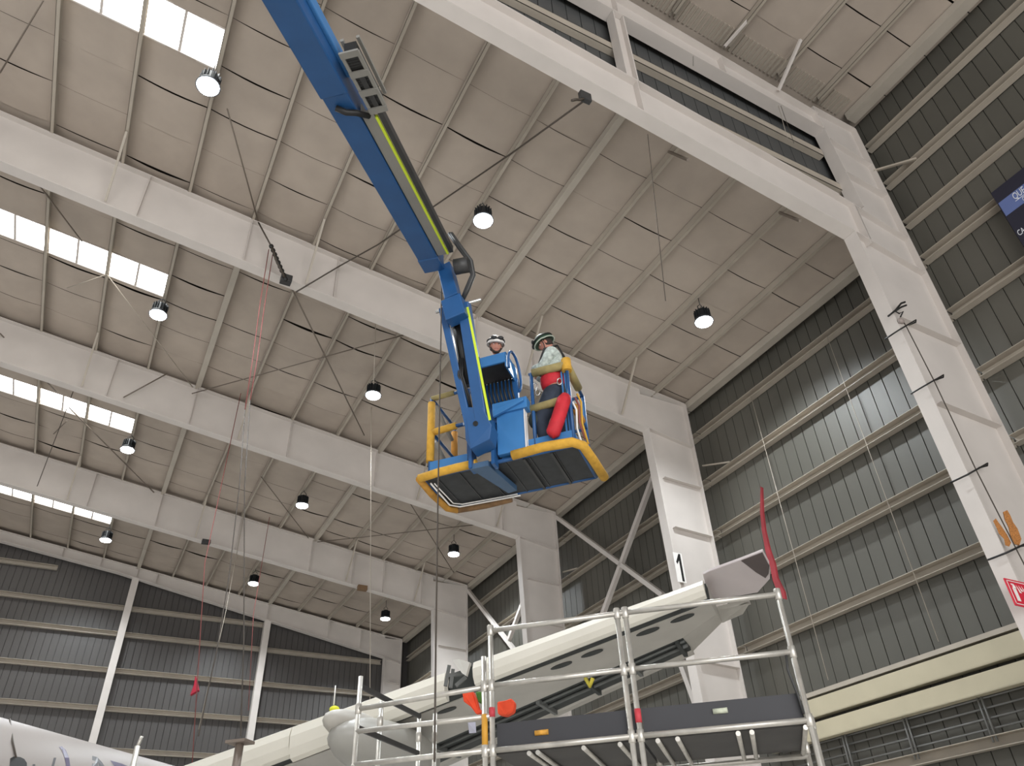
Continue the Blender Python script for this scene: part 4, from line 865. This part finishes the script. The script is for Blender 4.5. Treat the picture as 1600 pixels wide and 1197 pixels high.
mb = MB(); mb.prism([atr(1120, 948, 10.9), atr(1168, 935, 10.9), atr(1172, 940, 11.0), atr(1122, 956, 11.2)], cd * .12); mb.prism([atr(1122, 956, 11.2), atr(1170, 942, 11.0), atr(1160, 958, 11.5), atr(1128, 972, 11.7)], cd * .05); mb.build('tip_fence', UND, AC)
# beacon on the wing
by = wp(s_at(519), .06, .02); t = thing('wing_marker', by, 'small yellow marker with a thin rod on top of the wing', 'marker')
MB().ball(by + Vector((0, 0, .03)), .085, .07, .06, None, 12, 8).build('marker_body', mat('marker_yellow', (215, 215, 40), .6), t); MB().tube([by + Vector((-.02, 0, .1)), by + Vector((-.02, 0, .4))], .010, 6).build('marker_rod', WHITE, t)
# orange covers and tag
OR = mat('orange_cloth', (226, 76, 40), .8, 0, .12, 8, bump=.3)
def blob(name, pxs, r_, m, label, cat, th=.1):
    mb = MB(); mb.prism([atr(*p, r_ + random.uniform(-.04, .04)) for p in pxs], Vector((0.69, .72, 0)) * th); o = mb.build(name, m, None, .02); return tag(o, label, cat)
blob('orange_cloth', [(722, 1082), (738, 1079), (742, 1090), (748, 1110), (757, 1108), (757, 1112), (744, 1116), (735, 1104), (724, 1096)], 8.6, OR, 'orange cloth draped left of the double scaffold post', 'cloth')
blob('orange_cloth', [(776, 1096), (790, 1094), (798, 1090), (804, 1098), (802, 1112), (790, 1119), (777, 1116)], 8.6, OR, 'orange cloth draped right of the double scaffold post', 'cloth')
blob('green_cloth', [(742, 1080), (754, 1080), (755, 1099), (746, 1097)], 8.7, mat('green_cloth', (70, 120, 50), .8, 0, .1), 'small green cloth between the orange ones behind the scaffold post', 'cloth')
blob('paper_tag', [(731, 1129), (743, 1128), (744, 1145), (733, 1146)], 8.0, mat('paper', (190, 190, 205), .8, 0, 0), 'pale paper tag hanging below the scaffold rail', 'tag', .004)
# small yellow clips on the wing cove
for n, (px, py) in enumerate(((922, 1064), (926, 1068))): pass
tag(MB().tube([atr(915, 1060, 10.9), atr(922, 1072, 10.8), atr(926, 1060, 10.8)], .03, 6).build('yellow_strap', mat('yellow_strap', (190, 175, 60), .8)), 'small yellow strap hanging under the opened wing', 'strap')
# fuselage: cylinder
fa = Vector((.68, .733, 0)).normalized(); rp = Vector((-fa.y, fa.x, 0)); rp = rp if rp.y > 0 else -rp       # horizontal perpendicular, pointing away
RF = 1.98; S1 = onz(0, 1122, 5.9); d1 = (S1 - CAM).normalized(); nrm_ = Vector((0, 0, 1)) - d1 * d1.z; nrm_ = nrm_ - fa * nrm_.dot(fa); nrm_.normalize(); AX = S1 - nrm_ * RF
mb = MB(); pts = [AX + fa * t for t in (-14, 3, 7, 10)]; mb.tube(pts, [RF, RF, RF, RF * .98], 64); fs_ = mb.build('fuselage', FUS, AC)
def fcyl(px, py):
    d = ray(px, py); o = CAM - AX; d_ = d - fa * d.dot(fa); o_ = o - fa * o.dot(fa); a = d_.dot(d_); b = 2 * d_.dot(o_); c = o_.dot(o_) - (RF + .006) ** 2; D = b * b - 4 * a * c
    return CAM + d * ((-b - math.sqrt(max(D, 0))) / (2 * a))
def decal(name, pxs, m):
    mb = MB(); mb.quad([fcyl(*p) for p in pxs]); return mb.build(name, m, fs_)
PUR = mat('purple_lettering', (62, 52, 84), .4, 0, .03); GL = mat('grey_lettering', (66, 66, 70), .4, 0, .03)
decal('lettering', [(92, 1167), (97, 1166), (103, 1172), (108, 1184), (110, 1199), (104, 1199), (101, 1184), (97, 1173)], PUR)
decal('lettering', [(84, 1184), (88, 1184), (84, 1199), (80, 1199)], GL); decal('lettering', [(51, 1194), (55, 1194), (55, 1199), (51, 1199)], GL)
decal('lettering', [(144, 1181), (152, 1183), (160, 1192), (164, 1199), (155, 1199), (153, 1190), (153, 1199), (144, 1199)], GL)
decal('lettering', [(172, 1188), (190, 1193), (204, 1199), (180, 1199)], PUR)
decal('cabin_window', [(16, 1185), (22, 1182), (32, 1183), (38, 1186), (42, 1192), (42, 1199), (15, 1199)], BLACK)
rod([fcyl(15, 1126) + Vector((0, -.02, .02)), fcyl(20, 1160) + Vector((0, -.05, 0)), fcyl(25, 1184) + Vector((0, -.05, 0))], .02, 'fuselage_cable', 'dark cable hanging down the fuselage side at lower left', 'cable', CABLE)
